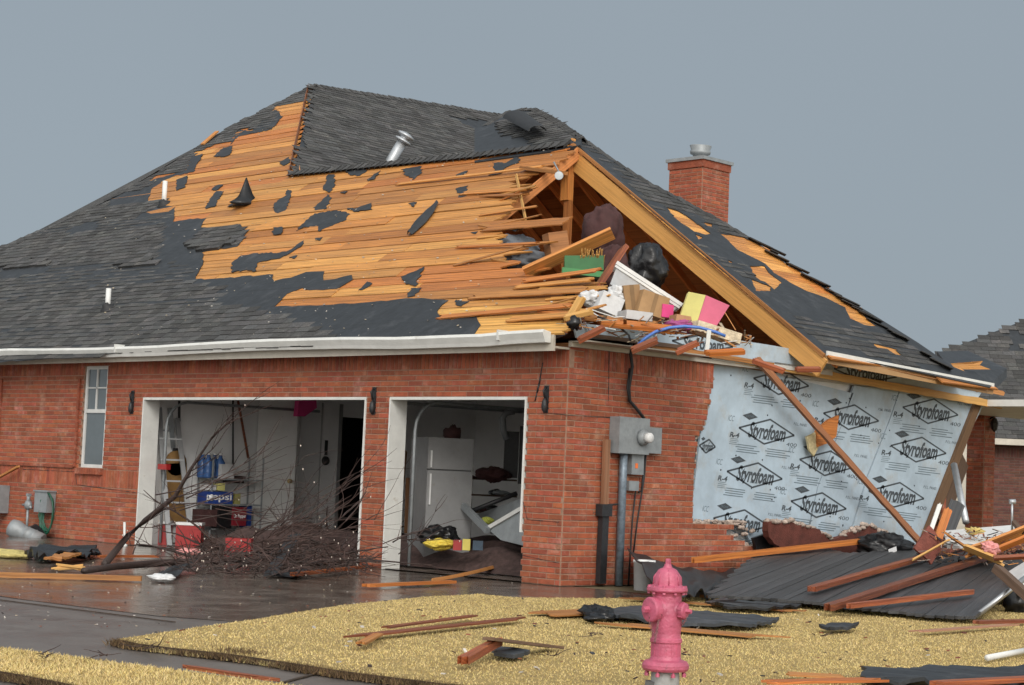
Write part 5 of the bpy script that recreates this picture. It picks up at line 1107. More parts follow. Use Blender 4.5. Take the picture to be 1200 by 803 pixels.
# ------------------------------------------------------------ things in the attic
def ob(c, ax, ay, az, name, m_, label, cat, col=1.0, **k): b = MB(); b.obox(c, ax, ay, az, col); return tag(b.build(name, m_), label, cat, **k)
FWD = Vector((_F.x, _F.y, 0)).normalized(); RTH = RT
bc = PD(752, 346, 21.6); ax = (_Rt*.36-_Up*.235); ay = FWD*.22; az = (_Rt*.235+_Up*.36).normalized()*.115
bin_ = thing('storage_tub', 'clear plastic storage tub tilted on cardboard boxes at the attic edge', 'storage tub', bc)
b = MB(); A4 = [(-1, -1), (1, -1), (1, 1), (-1, 1)]
lo = [bc+ax*.88*s+ay*.85*t-az for s, t in A4]; hi = [bc+ax*s+ay*t+az for s, t in A4]; b.hexa(lo+hi); b.build('tub', 'clear_plastic', bin_)
b = MB(); b.obox(bc+az*1.15, ax*1.06, ay*1.08, az*.18); b.obox(bc+az*.8, ax*1.04, ay*1.06, az*.12); b.build('lid', 'white_plastic', bin_)
b = MB(); b.obox(bc+ax*.25-ay*.96, ax*.10, ay*.02, az*.6); b.build('price_sticker', 'print_white', bin_)
def carton(cx, cy, d, w_, h_, dep, label, m_='cardboard', tilt=.0, yaw=.3, name='cardboard_box', cat='box', flaps=True, col=1.0, group='boxes in the attic'):
    c = PD(cx, cy, d); X_ = (RTH*math.cos(yaw)+FWD*math.sin(yaw)); Y_ = (FWD*math.cos(yaw)-RTH*math.sin(yaw)); Z_ = UPZ
    X2 = X_*math.cos(tilt)-Z_*math.sin(tilt); Z2_ = Z_*math.cos(tilt)+X_*math.sin(tilt)
    b = MB(); b.obox(c, X2*w_/2, Y_*dep/2, Z2_*h_/2, col)
    if flaps: b.obox(c+Z2_*(h_/2+.03)+Y_*dep*.55, X2*w_*.48, Y_*.003+Z2_*.002, Z2_*.06-Y_*.03, col); b.obox(c-Y_*(dep/2+.002), X2*.025, Y_*.001, Z2_*h_*.5, tuple([.7*(col if not isinstance(col, tuple) else 1)]*3))
    return tag(b.build(name, m_), label, cat, group)
carton(761, 358, 21.35, .34, .26, .30, 'brown cardboard box directly under the storage tub', tilt=.25)
carton(737, 350, 21.4, .20, .30, .25, 'narrow crushed cardboard box left under the tub', tilt=-.15, col=.85)
carton(712, 357, 21.3, .28, .22, .25, 'white carton leaning at the left of the cardboard boxes', m_='white_cloth', tilt=.35, flaps=False)
carton(744, 371, 21.0, .32, .10, .3, 'flat white box bottom below the brown cardboard box', m_='white_cloth', tilt=.05, flaps=False, col=.8)
carton(780, 365, 21.3, .14, .15, .14, 'small hot pink box under the right end of the tub', m_='hot_pink', flaps=False, tilt=.05)
carton(838, 390, 20.9, .55, .12, .25, 'long cream carton with brown stripes near the right attic edge', m_='insulation', flaps=False, tilt=.22, col=(1.2, 1.2, 1.2))
carton(805, 378, 21.1, .36, .12, .22, 'torn flowery carton left of the yellow and pink cushion', m_='cardboard', flaps=False, tilt=.1, col=(1.1, 1, 1.1))
carton(652, 288, 23.9, .26, .34, .26, 'tall wooden box with a round hole behind the orange brace', m_='wood_attic', flaps=False, tilt=-.2, col=(.8, .75, .7), name='wooden_box')
# clothes and bags
def bl(x, y, d, rx, rz, m_, label, name, cat, seed, amp=.5, col=1.0, ry=None, fr=1.8):
    b = MB(); b.blob(PD(x, y, d), rx, ry or rx, rz, amp*.5, fr, 48, 34, .30, col, seed=seed); return tag(b.build(name, m_), label, cat)
bl(757, 314, 23.9, .24, .27, 'black_plastic', 'big black rubbish bag standing deep in the attic', 'rubbish_bag', 'bag', 3, .45)
bl(706, 276, 24.9, .25, .36, 'brown_cloth', 'dark maroon cloth bundle hanging high behind the king post', 'cloth_bundle', 'bundle', 8, .3)
bl(718, 316, 23.2, .20, .26, 'brown_cloth', 'maroon bag slumped between green crate and black bag', 'cloth_bag', 'bag', 12, .4)
bl(604, 290, 24.9, .27, .15, 'white_cloth', 'grey crumpled plastic cloth inside the torn roof edge', 'plastic_cloth', 'cloth', 14, .35, (.22, .24, .27))
bl(616, 306, 24.3, .26, .12, 'white_cloth', 'lower grey cloth bundle beside the orange brace foot', 'plastic_cloth', 'cloth', 15, .35, (.28, .3, .33))
bl(722, 345, 21.35, .10, .09, 'white_cloth', 'white rag on top of the leaning white carton', 'rag', 'rag', 16, .8)
bl(795, 383, 21.0, .16, .07, 'hot_pink', 'flowery purple cloth beside the yellow cushion', 'flowery_cloth', 'cloth', 17, .8, (.5, 1.3, .9))
bl(693, 350, 21.4, .12, .08, 'white_cloth', 'crushed white paper beside the leaning red brace', 'crushed_paper', 'paper', 18, .8)
gc = thing('green_crate', 'green plastic tray holding straw coloured bundle behind the orange brace', 'crate', PD(684, 322, 22.7))
b = MB(); c = PD(684, 321, 22.7); b.obox(c, _Rt*.27-_Up*.03, FWD*.15, _Up*.035); b.obox(c+_Up*.12, _Rt*.24, FWD*.14, _Up*.09, .6); b.build('tray', 'green_plastic', gc)
b = MB()
for i in range(40): a = U(-.04, .24); b.beam(c+_Rt*a+_Up*.02, c+_Rt*(a+U(-.04, .06))+_Up*U(.20, .30)-FWD*.16, .016, .006, (1, 0, 0), U(.7, 1.2))
b.build('straw', 'wood_pale', gc)
cu = thing('foam_cushion', 'yellow and pink foam block standing at the attic edge', 'cushion', PD(820, 384, 21.0))
def slabpx(px, d, th, name, m_, par, col=1.0):
    P = [PD(x, y, d) for x, y in px]; b = MB(); n = len(P)
    b.face(P[::-1], col); Q = [p+FWD*th for p in P]; b.face(Q, col)
    for i in range(n): j = (i+1) % n; b.face([P[i], P[j], Q[j], Q[i]], col)
    return b.build(name, m_, par)
slabpx([(807, 342), (827, 346), (815, 384), (795, 377)], 21.0, .22, 'yellow_side', 'yellow', cu)
slabpx([(827.3, 346), (855, 358), (836, 388), (815.3, 384)], 21.0, .22, 'pink_side', 'pink', cu)
slabpx([(696, 180+110), (708, 296), (700, 310), (690, 306)], 22.2, .1, 'x', 'yellow', None) if False else None
# pipe, wires, fixture
b = MB(); b.tube([PD(x, y, 20.6) for x, y in ((748, 404), (757, 396), (768, 389), (785, 384), (802, 382.5), (820, 384), (838, 389), (850, 394))], .018, 10); tag(b.build('water_pipe', 'blue_pipe'), 'curved blue plastic water pipe over the fallen sheathing strip', 'pipe')
b = MB(); b.beam(PD(831, 387, 20.5), PD(828, 414, 20.5), .045, .04, FWD); tag(b.build('trim_strip', 'white_paint'), 'short white upright post in front of the printed sheathing strip', 'trim')
b = MB()
for pts in ([(693, 363), (720, 372), (745, 370), (740, 382), (755, 392), (745, 400)], [(770, 392), (765, 400), (758, 404)], [(700, 374), (724, 376), (735, 378)], [(752, 392), (745, 398), (752, 406)], [(687, 362), (702, 371), (718, 378)]): b.tube([PD(x, y, 20.8+.002*(x-700)) for x, y in pts], .007, 6)
tag(b.build('electric_wire', 'pvc'), 'loose white electric wire dangling at the attic edge', 'wire')
b = MB(); b.tube([PD(x, y, 20.7) for x, y in ((700, 371), (715, 376), (728, 385), (737, 393), (739, 400))], .012, 6); tag(b.build('electric_wire', 'rubber_black'), 'black cable running over the attic edge to the meter', 'wire')
p = PD(655, 206, 25.4); b = MB(); b.lathe(p, [(.03, -.06), (.045, -.02), (.062, 0)], 16, -FWD, flat=True); b.lathe(p, [(.062, .0), (.058, .012), (.03, .014)], 14, -FWD, 1.6, flat=True); b.tube([p+Vector((0, 0, .05)), PD(649, 190, 25.5)], .012, 6); tag(b.build('flood_light', 'metal_grey'), 'round metal light fixture hanging under the ridge by the king post', 'light fixture')
# debris heap on the attic edge
b = MB(); b.grid(lambda s, t: (Vector((-.15, .2, 2.84))*(1-s)+Vector((-.15, 4.0, 2.84))*s)+Vector((-2.6*t, .0, .0))+Vector((0, 0, .10+.20*noise.noise(Vector((s*6, t*5, 2)))+.15*t)), 30, 20); tag(b.build('attic_insulation', 'red_brown_stuff'), 'loose brown insulation covering the attic floor', None, None, 'stuff')
for (x0, y0, x1, y1, d, wd, m_, lb, cl_) in ((682, 397, 704, 386, 20.3, .09, 'wood_red', 'dark red offcut on the left end of the pale sheathing strip', 1.2), (710, 378, 785, 386, 20.7, .16, 'wood', 'wide orange board along the attic edge under the cartons', (1, .75, .5)),
        (690, 372, 765, 380, 20.9, .10, 'wood', 'orange board behind the wide board at the attic edge', .8), (745, 409, 767, 400, 20.2, .10, 'wood_red', 'dark offcut left of the printed sheathing strip', 1.0), (797, 411, 815, 403, 20.1, .07, 'wood_red', 'red offcut crossing the printed sheathing strip', 1.6),
        (832, 414, 868, 412, 20.2, .09, 'wood', 'orange offcut at the right end of the printed strip', (1, .7, .4)), (886, 424, 915, 434, 21.4, .08, 'wood_red', 'red block wedged at the top of the leaning beam', 1.7), (936, 433, 958, 433, 22.0, .07, 'wood_red', 'red block on the pale top plate', 1.3),
        (672, 366, 680, 352, 20.6, .10, 'wood_pale', 'pale splintered board end at the house corner', 1.0), (664, 372, 690, 366, 20.5, .08, 'wood_pale', 'short pale splinter at the corner above the gutter end', 1.0), (930, 348-0, 940, 352, 23.5, .0, 'wood', '', 1)):
    if wd: plank(PD(x0, y0, d), PD(x1, y1, d), wd, .05, m_, lb, name='wood_offcut', cat='offcut', group='offcuts on the attic edge', col=cl_, jag=.06, up=Vector((.3, -.3, .9)))
b = MB()
for i in range(150):
    x = U(670, 880); y = 372+(x-670)*.10+U(-6, 14); p = PD(x, y, U(20.6, 21.2)); a = U(.05, .22); d = Vector((U(-1, 1), U(-1, 1), U(-.3, .3))).normalized(); b.beam(p, p+d*a, U(.008, .04), .008, UPZ, U(.5, 1.2), random.choice([0, 0, 1, 2, 3]), jag=.02)
tag(b.build('attic_splinters', ['wood', 'wood_red', 'insulation', 'white_cloth']), 'splinters and paper scraps scattered along the attic edge', None, None, 'stuff')
p = PD(673, 378, 20.2); b = MB(); b.blob(p, .07, .07, .07, .7, 3, 12, 8, seed=1); tag(b.build('felt_scrap', 'black_plastic'), 'small black felt knot hanging at the roof corner', 'roofing felt', gf)
# ------------------------------------------------------------ left wall services
def wp(x, y, yy=-.06): return FW(x, y, yy)
hr = thing('hose_reel', 'grey hose box on the brick wall with coiled green garden hose', 'hose reel', wp(58, 615))
b = MB(); a, c = wp(46, 600), wp(62, 577); b.box((a.x, -.16, a.z), (c.x, -.005, c.z)); b.box((a.x-.02, -.18, c.z), (c.x+.02, -.003, c.z+.025)); b.build('box', 'metal_grey', hr)
b = MB(); c = wp(57, 604, -.10)
for k in range(7):
    rx, rz = .14+.008*k, .25+.012*k; b.tube([c+Vector((rx*math.cos(t)+U(-.008, .008), -.008*k+U(-.01, .01), .03+rz*math.sin(t)+U(-.008, .008))) for t in np.linspace(0, 6.28, 26)], .011, 6, caps=False)
b.build('hose', 'hose_green', hr)
gm = thing('gas_meter', 'small grey gas regulator and valves on the wall left of the hose', 'gas meter', wp(33, 610))
b = MB(); c = wp(33, 592, -.15); b.lathe(c, [(.02, -.05), (.07, -.03), (.075, 0), (.07, .03), (.02, .05)], 16, (0, -1, 0)); b.tube([c+Vector((0, 0, .03)), c+Vector((0, 0, .16))], .03, 10); b.tube([c, c+Vector((.10, 0, -.04))], .022, 8); b.tube([c, c+Vector((-.16, 0, 0))], .018, 8); b.tube([c, (c.x, c.y, 0)], .02, 8); b.obox(c+Vector((0, 0, .16)), (.03, 0, 0), (0, .03, 0), (0, 0, .02)); b.build('regulator', 'metal_grey', gm)
b = MB(); a, c = wp(-12, 600), wp(8, 569); b.box((a.x, -.22, a.z), (c.x, -.004, c.z)); b.tube([((a.x+c.x)/2+.1, -.1, a.z), ((a.x+c.x)/2+.1, -.1, 0)], .03, 8); tag(b.build('utility_box', 'metal_grey'), 'grey utility box on the wall at the left photo edge', 'utility box')
tv = thing('roof_turbine', 'fallen grey metal roof vent lying on black flashing by the wall', 'roof vent', G(28, 640))
c = FW(22, 622, -.5); d = (_Rt*.88-_Up*.36-FWD*.2).normalized()
b = MB(); b.lathe(c, [(.06, -.16), (.13, -.14), (.145, -.05), (.13, .03), (.115, .06), (.115, .14), (.125, .145), (.115, .15), (.115, .26), (.125, .27), (.115, .28), (.115, .42), (.10, .42)], 22, d, mod=lambda t, h: 1+(.05*math.sin(t*11) if h < .03 else 0)); b.build('vent_duct', 'metal_grey', tv)
b = MB(); b.grid(lambda s, t: c+Vector((-.45+.7*s, .02+.3*t, -.22+.32*s*(1-s)*2+.16*t+.05*noise.noise(Vector((s*4, t*4, 0))))), 10, 8, thick=.01); b.build('flashing', 'black_plastic', tv)
b = MB(); b.tube([FW(146, 645, -.25), FW(146, 612, -.25)], .02, 8); b.tube([FW(143, 640, -.25), FW(148, 640, -.25)], .03, 6); tag(b.build('standpipe', 'pvc'), 'short white pipe stub standing by the left bay jamb', 'pipe')
# ------------------------------------------------------------ garage contents, left bay
def LW(x, y, off=.05): return SW(x, y, GX+off)
def ladder(p0, p1, wd, label, m_='aluminium'):
    b = MB(); d = (p1-p0); n = int(d.length/.3); sdv = Vector((.35, .94, 0)).normalized()*wd/2
    for s in (-1, 1): b.beam(p0+sdv*s, p1+sdv*s*.8, .035, .07, sdv)
    for i in range(1, n): c = p0+d*(i/n); b.beam(c-sdv, c+sdv, .06, .025, UPZ)
    return tag(b.build('step_ladder', m_), label, 'ladder', 'ladders in the left bay')
ladder(G(212, 640, .02), LW(197, 490, .05), .34, 'aluminium ladder leaning in the left bay beside the white jamb')
ladder(G(203, 636, .02), LW(193, 478, .04), .20, 'darker folded ladder tight against the left bay jamb', 'metal_grey')
p = LW(207, 605, .06); q = LW(206, 543, .06); b = MB(); b.beam(Vector((p.x, p.y, .3)), q, .03, .38, (0, 1, 0)); b.lathe(q, [(.19, -.015), (.19, .015)], 16, (1, 0, 0)); tag(b.build('folding_board', 'board_brown'), 'brown upright board standing behind the ladders', 'board')
b = MB(); c = LW(207, 530, .04); b.obox(c, (.03, 0, 0), (0, .05, 0), (0, 0, .06)); b.tube([c, c-Vector((0, 0, .12))], .012, 6); tag(b.build('wall_socket', 'black_iron'), 'black charger plugged into the white garage wall', 'charger')
sf = thing('storage_shelf', 'low wire shelf in the left bay loaded with bottles and cartons', 'shelf', LW(270, 640))
y0_, y1_ = LW(228, 600).y, LW(288, 600).y
b = MB()
for z in (.25, .62, 1.0):
    b.box((GX+.08, y0_, z), (GX+.45, y1_, z+.02))
b.build('shelf_board', 'metal_grey', sf)
for y in (y0_, y1_-.02):
    for x in (GX+.08, GX+.43): b = MB(); b.box((x, y, 0), (x+.02, y+.02, 1.35)); b.build('leg', 'metal_grey', sf)
def LS(px, z, off=.25):   # point on the shelf seen at photo column px
    r = SW(px, 600, GX+off); return Vector((r.x, r.y, z))
for i, px in enumerate((234, 241, 248, 255)):
    c = LS(px, 1.02, .30 if i % 2 else .2); b = MB(); b.lathe(c, [(.06, 0), (.075, .02), (.075, .10), (.07, .13), (.075, .16), (.075, .24), (.03, .31), (.025, .35)], 14, mod=lambda t, h: 1+.04*math.sin(4*t)); o = b.build('water_jug', 'blue_plastic')
    b = MB(); b.lathe(c+Vector((0, 0, .35)), [(.03, 0), (.03, .03)], 10); tag(o, ('leftmost', 'second', 'third', 'rightmost')[i]+' of the four blue water jugs on the top shelf', 'jug', 'blue water jugs'); b.build('cap', 'white_plastic', o)
def cart(px0, px1, z0, z1, m_, label, off=.42, dep=.22, words=None, wm='print_white', ws=.9, name='carton', cat='carton', col=1.0):
    a, c = SW(px0, 600, GX+off).y, SW(px1, 600, GX+off).y; b = MB(); b.box((GX+off-dep, a, z0), (GX+off, c, z1), col); o = tag(b.build(name, m_), label, cat)
    if words:
        V, Fc, asp = (TX[words] if words in TX else txt(words, .02)); b = MB(); w_ = (c-a)*ws; h_ = min((z1-z0)*.75, w_*asp*1.4)
        for f in Fc: b.face([Vector((GX+off+.003, (a+c)/2+V[k][0]*w_, (z0+z1)/2+V[k][1]*h_)) for k in f])
        b.build('lettering', wm, o)
    return o
cart(257, 272, 1.02, 1.24, 'white_cloth', 'white box beside the blue jugs on the top shelf', col=.9)
cart(241, 272, .64, .82, 'navy', 'dark blue drinks carton with white lettering on the middle shelf', words='pepsi', off=.46)
b = MB(); c = LS(247, .73, .465); b.lathe(c, [(.05, 0), (.05, .004)], 18, (1, 0, 0)); o = b.build('drinks_emblem', 'print_white', bpy.data.objects['carton.001'] if 'carton.001' in bpy.data.objects else None)
cart(243, 252, .84, .92, 'white_plastic', 'small white tub on top of the dark blue carton', cat='tub', name='tub', off=.40)
cart(254, 262, .84, .95, 'yellow', 'yellow packet on top of the dark blue carton', cat='packet', name='packet', off=.40)
cart(274, 281, .64, .80, 'yellow', 'mustard yellow packet right of the dark blue carton', cat='packet', name='packet', col=.5)
cart(274, 289, .32, .60, 'maroon', 'maroon drinks carton with white lettering on the low shelf', words='Dr Pepper', off=.6)
cart(236, 256, .30, .55, 'brown_cloth', 'dark brown box on the low shelf of the left bay', off=.5)
cart(257, 272, .28, .60, 'black_plastic', 'black box between brown box and maroon carton', off=.55)
cart(290, 295, .28, .62, 'navy', 'narrow blue packet at the right end of the shelf', cat='packet', name='packet')
def cooler(px0, px1, py, label):
    a, c = G(px0, py), G(px1, py); w_ = (c-a).length; cc_ = (a+c)/2+BK*.15; t_ = thing('cooler', label, 'cooler', (cc_.x, cc_.y, .012), 'red coolers in the left bay')
    b = MB(); b.obox(Vector((cc_.x, cc_.y, .17)), RT*w_/2, BK*.14, UPZ*.155); b.build('body', 'red_plastic', t_)
    b = MB(); b.obox(Vector((cc_.x, cc_.y, .345)), RT*w_*.52, BK*.15, UPZ*.02); b.build('lid', 'white_plastic', t_)
cooler(208, 231, 642, 'red cooler with white lid on the garage floor below the shelf'); cooler(186, 196, 640, 'narrow red cooler half hidden behind the ladders')
cart(192, 197, 1.12, 1.20, 'red_plastic', 'small red canister behind the ladder', off=.6, name='canister', cat='canister')
b = MB(); b.obox(G(280, 644, .16), RT*.16, BK*.12, UPZ*.14); tag(b.build('toy_box', 'red_plastic'), 'low red box on the floor below the maroon carton', 'box')
b = MB(); b.blob(G(222, 647, .04), .2, .14, .05, .4, 2, 12, 8, seed=4); tag(b.build('floor_cloth', 'pink_fluff'), 'pale pink rag on the floor before the red cooler', 'rag')
# rods and brooms on the wall
b = MB(); b.tube([LW(210, 470, .1), LW(210, 494, .1)], .02, 6); tag(b.build('hanging_rod', 'black_iron'), 'short black rod hanging from the ceiling in the left bay', 'rod')
bt = thing('broom', 'long handled dark broom hung head down on the white wall', 'broom', LW(273, 560, .08))
b = MB(); b.tube([LW(273, 468, .08), LW(273, 557, .08)], .014, 6); b.build('handle', 'rubber_black', bt)
b = MB(); c = LW(274, 560, .09); b.obox(c, (.04, 0, 0), (0, .20, 0), (0, 0, .03)); b.obox(c-Vector((0, 0, .05)), (.03, 0, 0), (0, .18, 0), (0, 0, .03), .6); b.build('head', 'brown_cloth', bt)
b = MB(); b.tube([LW(279, 470, .08), LW(291, 537, .08)], .02, 6); tag(b.build('tool_handle', 'wood_red'), 'red wooden handle leaning on the white wall beside the broom', 'tool')
# interior door (open, lit) , wall doors
dr = thing('interior_door', 'plain white interior door with brass knob standing open in the left bay', 'door', LW(320, 640, .1))
p0, p1 = SW(297, 600, GX+.10), SW(343, 600, GX+.34); d = Vector((p1.x-p0.x, p1.y-p0.y, 0)); n_ = Vector((d.y, -d.x, 0)).normalized()
b = MB(); b.obox(Vector((p0.x, p0.y, 1.19))+d/2, d/2, n_*.02, UPZ*1.17); b.build('door_panel', 'pvc', dr)
b = MB(); c = Vector((p0.x, p0.y, 1.02))+d*.86+n_*.02; b.lathe(c, [(.035, 0), (.035, .008), (.014, .012), (.014, .04), (.032, .05), (.034, .07), (.02, .085)], 16, n_); b.build('knob', 'brass', dr)
b = MB(); a, c = SW(347, 600, GX+.02).y, SW(391, 600, GX+.02).y; m_ = a+(c-a)*.58
b.box((GX+.0, m_, 0), (GX+.04, c, 2.3)); b.box((GX, a, 0), (GX+.02, m_-.03, 2.3), .9); b.box((GX, m_-.03, .0), (GX+.035, m_-.01, 2.3), .5); b.box((GX, c, 0), (GX+.05, c+.07, 2.3), .3); b.build('wall_panel', 'drywall', house)
b = MB(); c = LW(381, 540, .06); b.lathe(c, [(.075, 0), (.07, .03), (.03, .035)], 18, (1, 0, 0)); b.obox(c+Vector((.01, 0, .21)), (.01, 0, 0), (0, .025, 0), (0, 0, .12)); tag(b.build('wall_thermometer', 'black_iron'), 'round black gadget below a slim black one on the grey panel', 'thermometer')
b = MB(); P = [LW(x, y, .5) for x, y in ((348, 470), (368, 466), (369, 478), (355, 488), (346, 488))]; b.extr([(p.y, p.z) for p in P], lambda a, c, h: Vector((GX+.5+h, a, c)), -.05, .05); tag(b.build('pink_bag', 'hot_pink'), 'dark pink bag hanging at the top of the left bay', 'bag')
# right bay
fp = PD(514, 600, 24.2); fr_ = thing('refrigerator', 'dusty white top freezer refrigerator in the right bay', 'refrigerator', (fp.x, fp.y, .012))
fu = (RTH*.93+FWD*.36).normalized(); fv = Vector((-fu.y, fu.x, 0)); fw_ = .31; ztop = PD(514, 513, 24.0).z; zs_ = PD(514, 551, 24.0).z
b = MB(); b.obox(Vector((fp.x, fp.y, ztop/2+.02)), fu*fw_, fv*.33, UPZ*(ztop/2-.02)); b.build('cabinet', 'fridge', fr_)
b = MB(); b.obox(Vector((fp.x, fp.y, (ztop+zs_)/2+.005))-fv*.36, fu*fw_*1.0, fv*.025, UPZ*((ztop-zs_)/2-.008)); d1o = b.build('freezer_door', 'fridge', fr_)
b = MB(); b.obox(Vector((fp.x, fp.y, (zs_+.1)/2))-fv*.36, fu*fw_*1.0, fv*.025, UPZ*((zs_-.1)/2-.006)); d2o = b.build('fridge_door', 'fridge', fr_)
for par, z0_, z1_ in ((d1o, zs_+.03, zs_+.25), (d2o, zs_-.45, zs_-.05)):
    b = MB(); c = Vector((fp.x, fp.y, 0))-fv*.40-fu*(fw_-.04); b.beam(c+UPZ*z0_, c+UPZ*z1_, .02, .03, fv); b.build('handle', 'white_plastic', par)
b = MB(); c = PD(530, 508, 24.2); b.blob(c, .11, .11, .11, .4, 2, 14, 10, seed=2); tag(b.build('cloth_bundle', 'brown_cloth'), 'dark cloth bundle sitting on top of the refrigerator', 'bundle')
def box3(x0, y0, x1, y1, d, dep, name, m_, label, cat, col=1.0):
    a, c = PD(x0, y1, d), PD(x1, y0, d); ce = (a+c)/2; hw_ = abs((c-a).dot(_Rt))/2; hh = abs((c-a).dot(_Up))/2; b = MB(); b.obox(ce+BK*dep/2, RT*hw_, BK*dep/2, UPZ*hh, col); return tag(b.build(name, m_), label, cat)
for i, z in enumerate((561, 580, 600)):
    box3(546, z, 606, z+2, 25.5, .4, 'shelf_plank', 'wood_grey', ('top', 'middle', 'bottom')[i]+' shelf board right of the refrigerator', 'shelf', .5)
for i in range(14):
    x = U(548, 596); y = (561, 580, 600)[i % 3]; s = U(3, 8); c = PD(x, y-s/2, 25.3); b = MB(); b.blob(c, U(.05, .12), .1, s*.5*25.3/FPX, .3, 2, 10, 8, seed=i); tag(b.build('stored_jar', random.choice(['black_iron', 'brown_cloth', 'metal_grey', 'rubber_black'])), 'small dim item stored on the shelf boards right of the refrigerator', 'item', 'small items on the shelf boards')
tag(bl(577, 556, 25.2, .2, .09, 'brown_cloth', 'x', 'cloth_bundle', 'bundle', 22, .4, 1.3), 'reddish brown bundle on the top shelf board of the right bay')
wh = thing('water_heater', 'dark wall unit with bent exhaust pipe at the right bay corner', 'heater', PD(600, 560, 25))
b = MB(); c = PD(599, 533, 25.5); b.obox(c, RT*.10, BK*.1, UPZ*.32); b.obox(c+RT*.17-BK*.05, RT*.06, BK*.1, UPZ*.40, 1.2); b.build('casing', 'black_iron', wh)
b = MB(); b.tube([PD(594, 515, 25.4), PD(590, 505, 25.4), PD(589, 490, 25.4), PD(593, 484, 25.4), PD(603, 482, 25.4)], .045, 10); b.build('exhaust_pipe', 'metal_grey', wh)
# collapsed overhead door panels
gd = thing('collapsed_door', 'collapsed grey overhead door panels leaning inside the right bay', 'garage door', PD(585, 620, 22.5))
for (pp, m_, nm) in ((((562, 604, 24.6), (620, 584, 23.4), (620, 612, 23.2), (576, 626, 23.9)), 'metal_grey', 'door_panel'), (((572, 619, 23.4), (622, 592, 22.6), (622, 642, 22.4), (590, 634, 22.9)), 'metal_grey', 'door_panel')):
    q = [PD(*t) for t in pp]; b = MB(); n_ = (q[1]-q[0]).cross(q[3]-q[0]).normalized()*.04; b.hexa([p-n_ for p in q]+q, 1.1); b.build(nm, m_, gd)
b = MB(); b.beam(PD(571, 620, 23.3), PD(622, 590, 22.5), .05, .05); b.build('door_rail', 'white_paint', gd)
b = MB(); b.beam(PD(543, 593, 23.9), PD(572, 622, 23.2), .06, .08, UPZ); b.build('door_rail', 'metal_grey', gd)
b = MB(); b.tube([PD(545, 602, 24), PD(606, 578, 24)], .03, 6); b.build('door_spring', 'black_iron', gd)
# mound of rubbish on the floor of the right bay
b = MB(); a0 = Vector((-6.0, .75, .012)); b.grid(lambda s, t: Vector((-8.6+8.2*s, .6+3.8*t, .012+max(0, (.02+.36*min(1, t*7)*(1-.4*t)*min(1, s*6)*min(1, (1-s)*5))*(.85+.7*noise.noise(Vector((s*9, t*7, 3))))))), 90, 44); tag(b.build('rubbish_mound', 'red_brown_stuff'), 'low mound of brownish rubbish covering the garage floor', None, None, 'stuff')
bl(515, 629, 23.3, .22, .13, 'black_plastic', 'black plastic bag on the rubbish in front of the refrigerator', 'rubbish_bag', 'bag', 31, .5)
bl(516, 638, 22.9, .17, .06, 'yellow', 'yellow cloth lying before the black bag in the right bay', 'yellow_cloth', 'cloth', 32, .6, (1, .8, .3))
bl(571, 600+10, 23.9, .07, .04, 'yellow', 'small yellow scrap under the collapsed door panels', 'yellow_scrap', 'scrap', 33, .5, (.7, .8, .4))
box3(531, 633, 541, 645, 22.7, .1, 'toy_block', 'red_plastic', 'red toy block on the rubbish in the right bay', 'toy'); box3(542, 632, 551, 645, 22.7, .1, 'toy_block', 'yellow', 'yellow and blue toy block right of the red one', 'toy', (.9, .8, .5)); box3(554, 634, 566, 645, 22.7, .1, 'toy_block', 'blue_plastic', 'dull blue toy bin at the right of the toy blocks', 'toy', (.5, .4, .25))
b = MB(); b.tube([PD(463, 618, 24.0), PD(473, 530, 24.8)], .05, 10); tag(b.build('carpet_roll', 'cardboard'), 'tall tube leaning behind the left jamb of the right bay', 'tube')
b = MB(); b.beam(PD(487, 625, 24.6), PD(488, 595, 24.6), .06, .05, FWD); b.beam(PD(478, 625, 24.8), PD(480, 560, 24.8), .10, .05, FWD, .4); tag(b.build('stored_board', 'wood_attic'), 'dark boards stored upright left of the refrigerator', 'board')

# ------------------------------------------------------------ uprooted tree / branch pile
tr = thing('fallen_tree', 'bare fallen tree with tangled budding branches across the left bay', 'tree', G(240, 668))
def walk(p, d, l, r0, r1, n=7, wob=.18, droop=0.0):
    P = [p]; d = d.normalized()
    for i in range(n):
        d = (d+Vector((U(-wob, wob), U(-wob, wob), U(-wob, wob)-droop))).normalized(); q = P[-1]+d*(l/n)
        if q.z < r1+.02: q.z = r1+.02; d.z = abs(d.z)*.5
        P.append(q)
    return P, [r0+(r1-r0)*i/n for i in range(n+1)], d
b = MB(); tp = [G(98, 669, .07), G(135, 664, .07), G(187, 660, .08), G(240, 657, .09), G(300, 655, .10), G(350, 655, .12)]
b.tube(tp, [.034, .038, .042, .036, .03, .022], 10); b.build('trunk', 'bark', tr)
mb1 = MB(); LB = [G(123, 661, .05), FW(150, 628, -1.25), FW(169, 611, -1.2), FW(205, 582, -1.1), FW(224, 549, -1.0), FW(247, 515, -.9), FW(270, 491, -.85)]
mb1.tube(LB, [.045, .04, .038, .032, .022, .014, .006], 8); mb1.build('branch', 'bark', tr)
tw = MB(); bd = MB()
def twigs(p, d, l, r, lev):
    P, Rr, dd_ = walk(p, d, l, r, r*.35, 6, .16); tw.tube(P, Rr, 5 if lev < 2 else 4, U(.7, 1.5))
    if lev >= 3 or l < .12: 
        if random.random() < .10: 
            c = P[-1]; bd.blob(c, .007, .007, .011, .4, 3, 5, 4, 0, U(.7, 1.3))
        return
    for k in range(random.randint(2, 4)):
        i = random.randint(1, len(P)-1); nd = ((P[i]-P[i-1]).normalized()*1.0+Vector((U(-.7, .7), U(-.7, .7), U(-.45, .75)))).normalized(); twigs(P[i], nd, l*U(.35, .6), r*.55, lev+1)
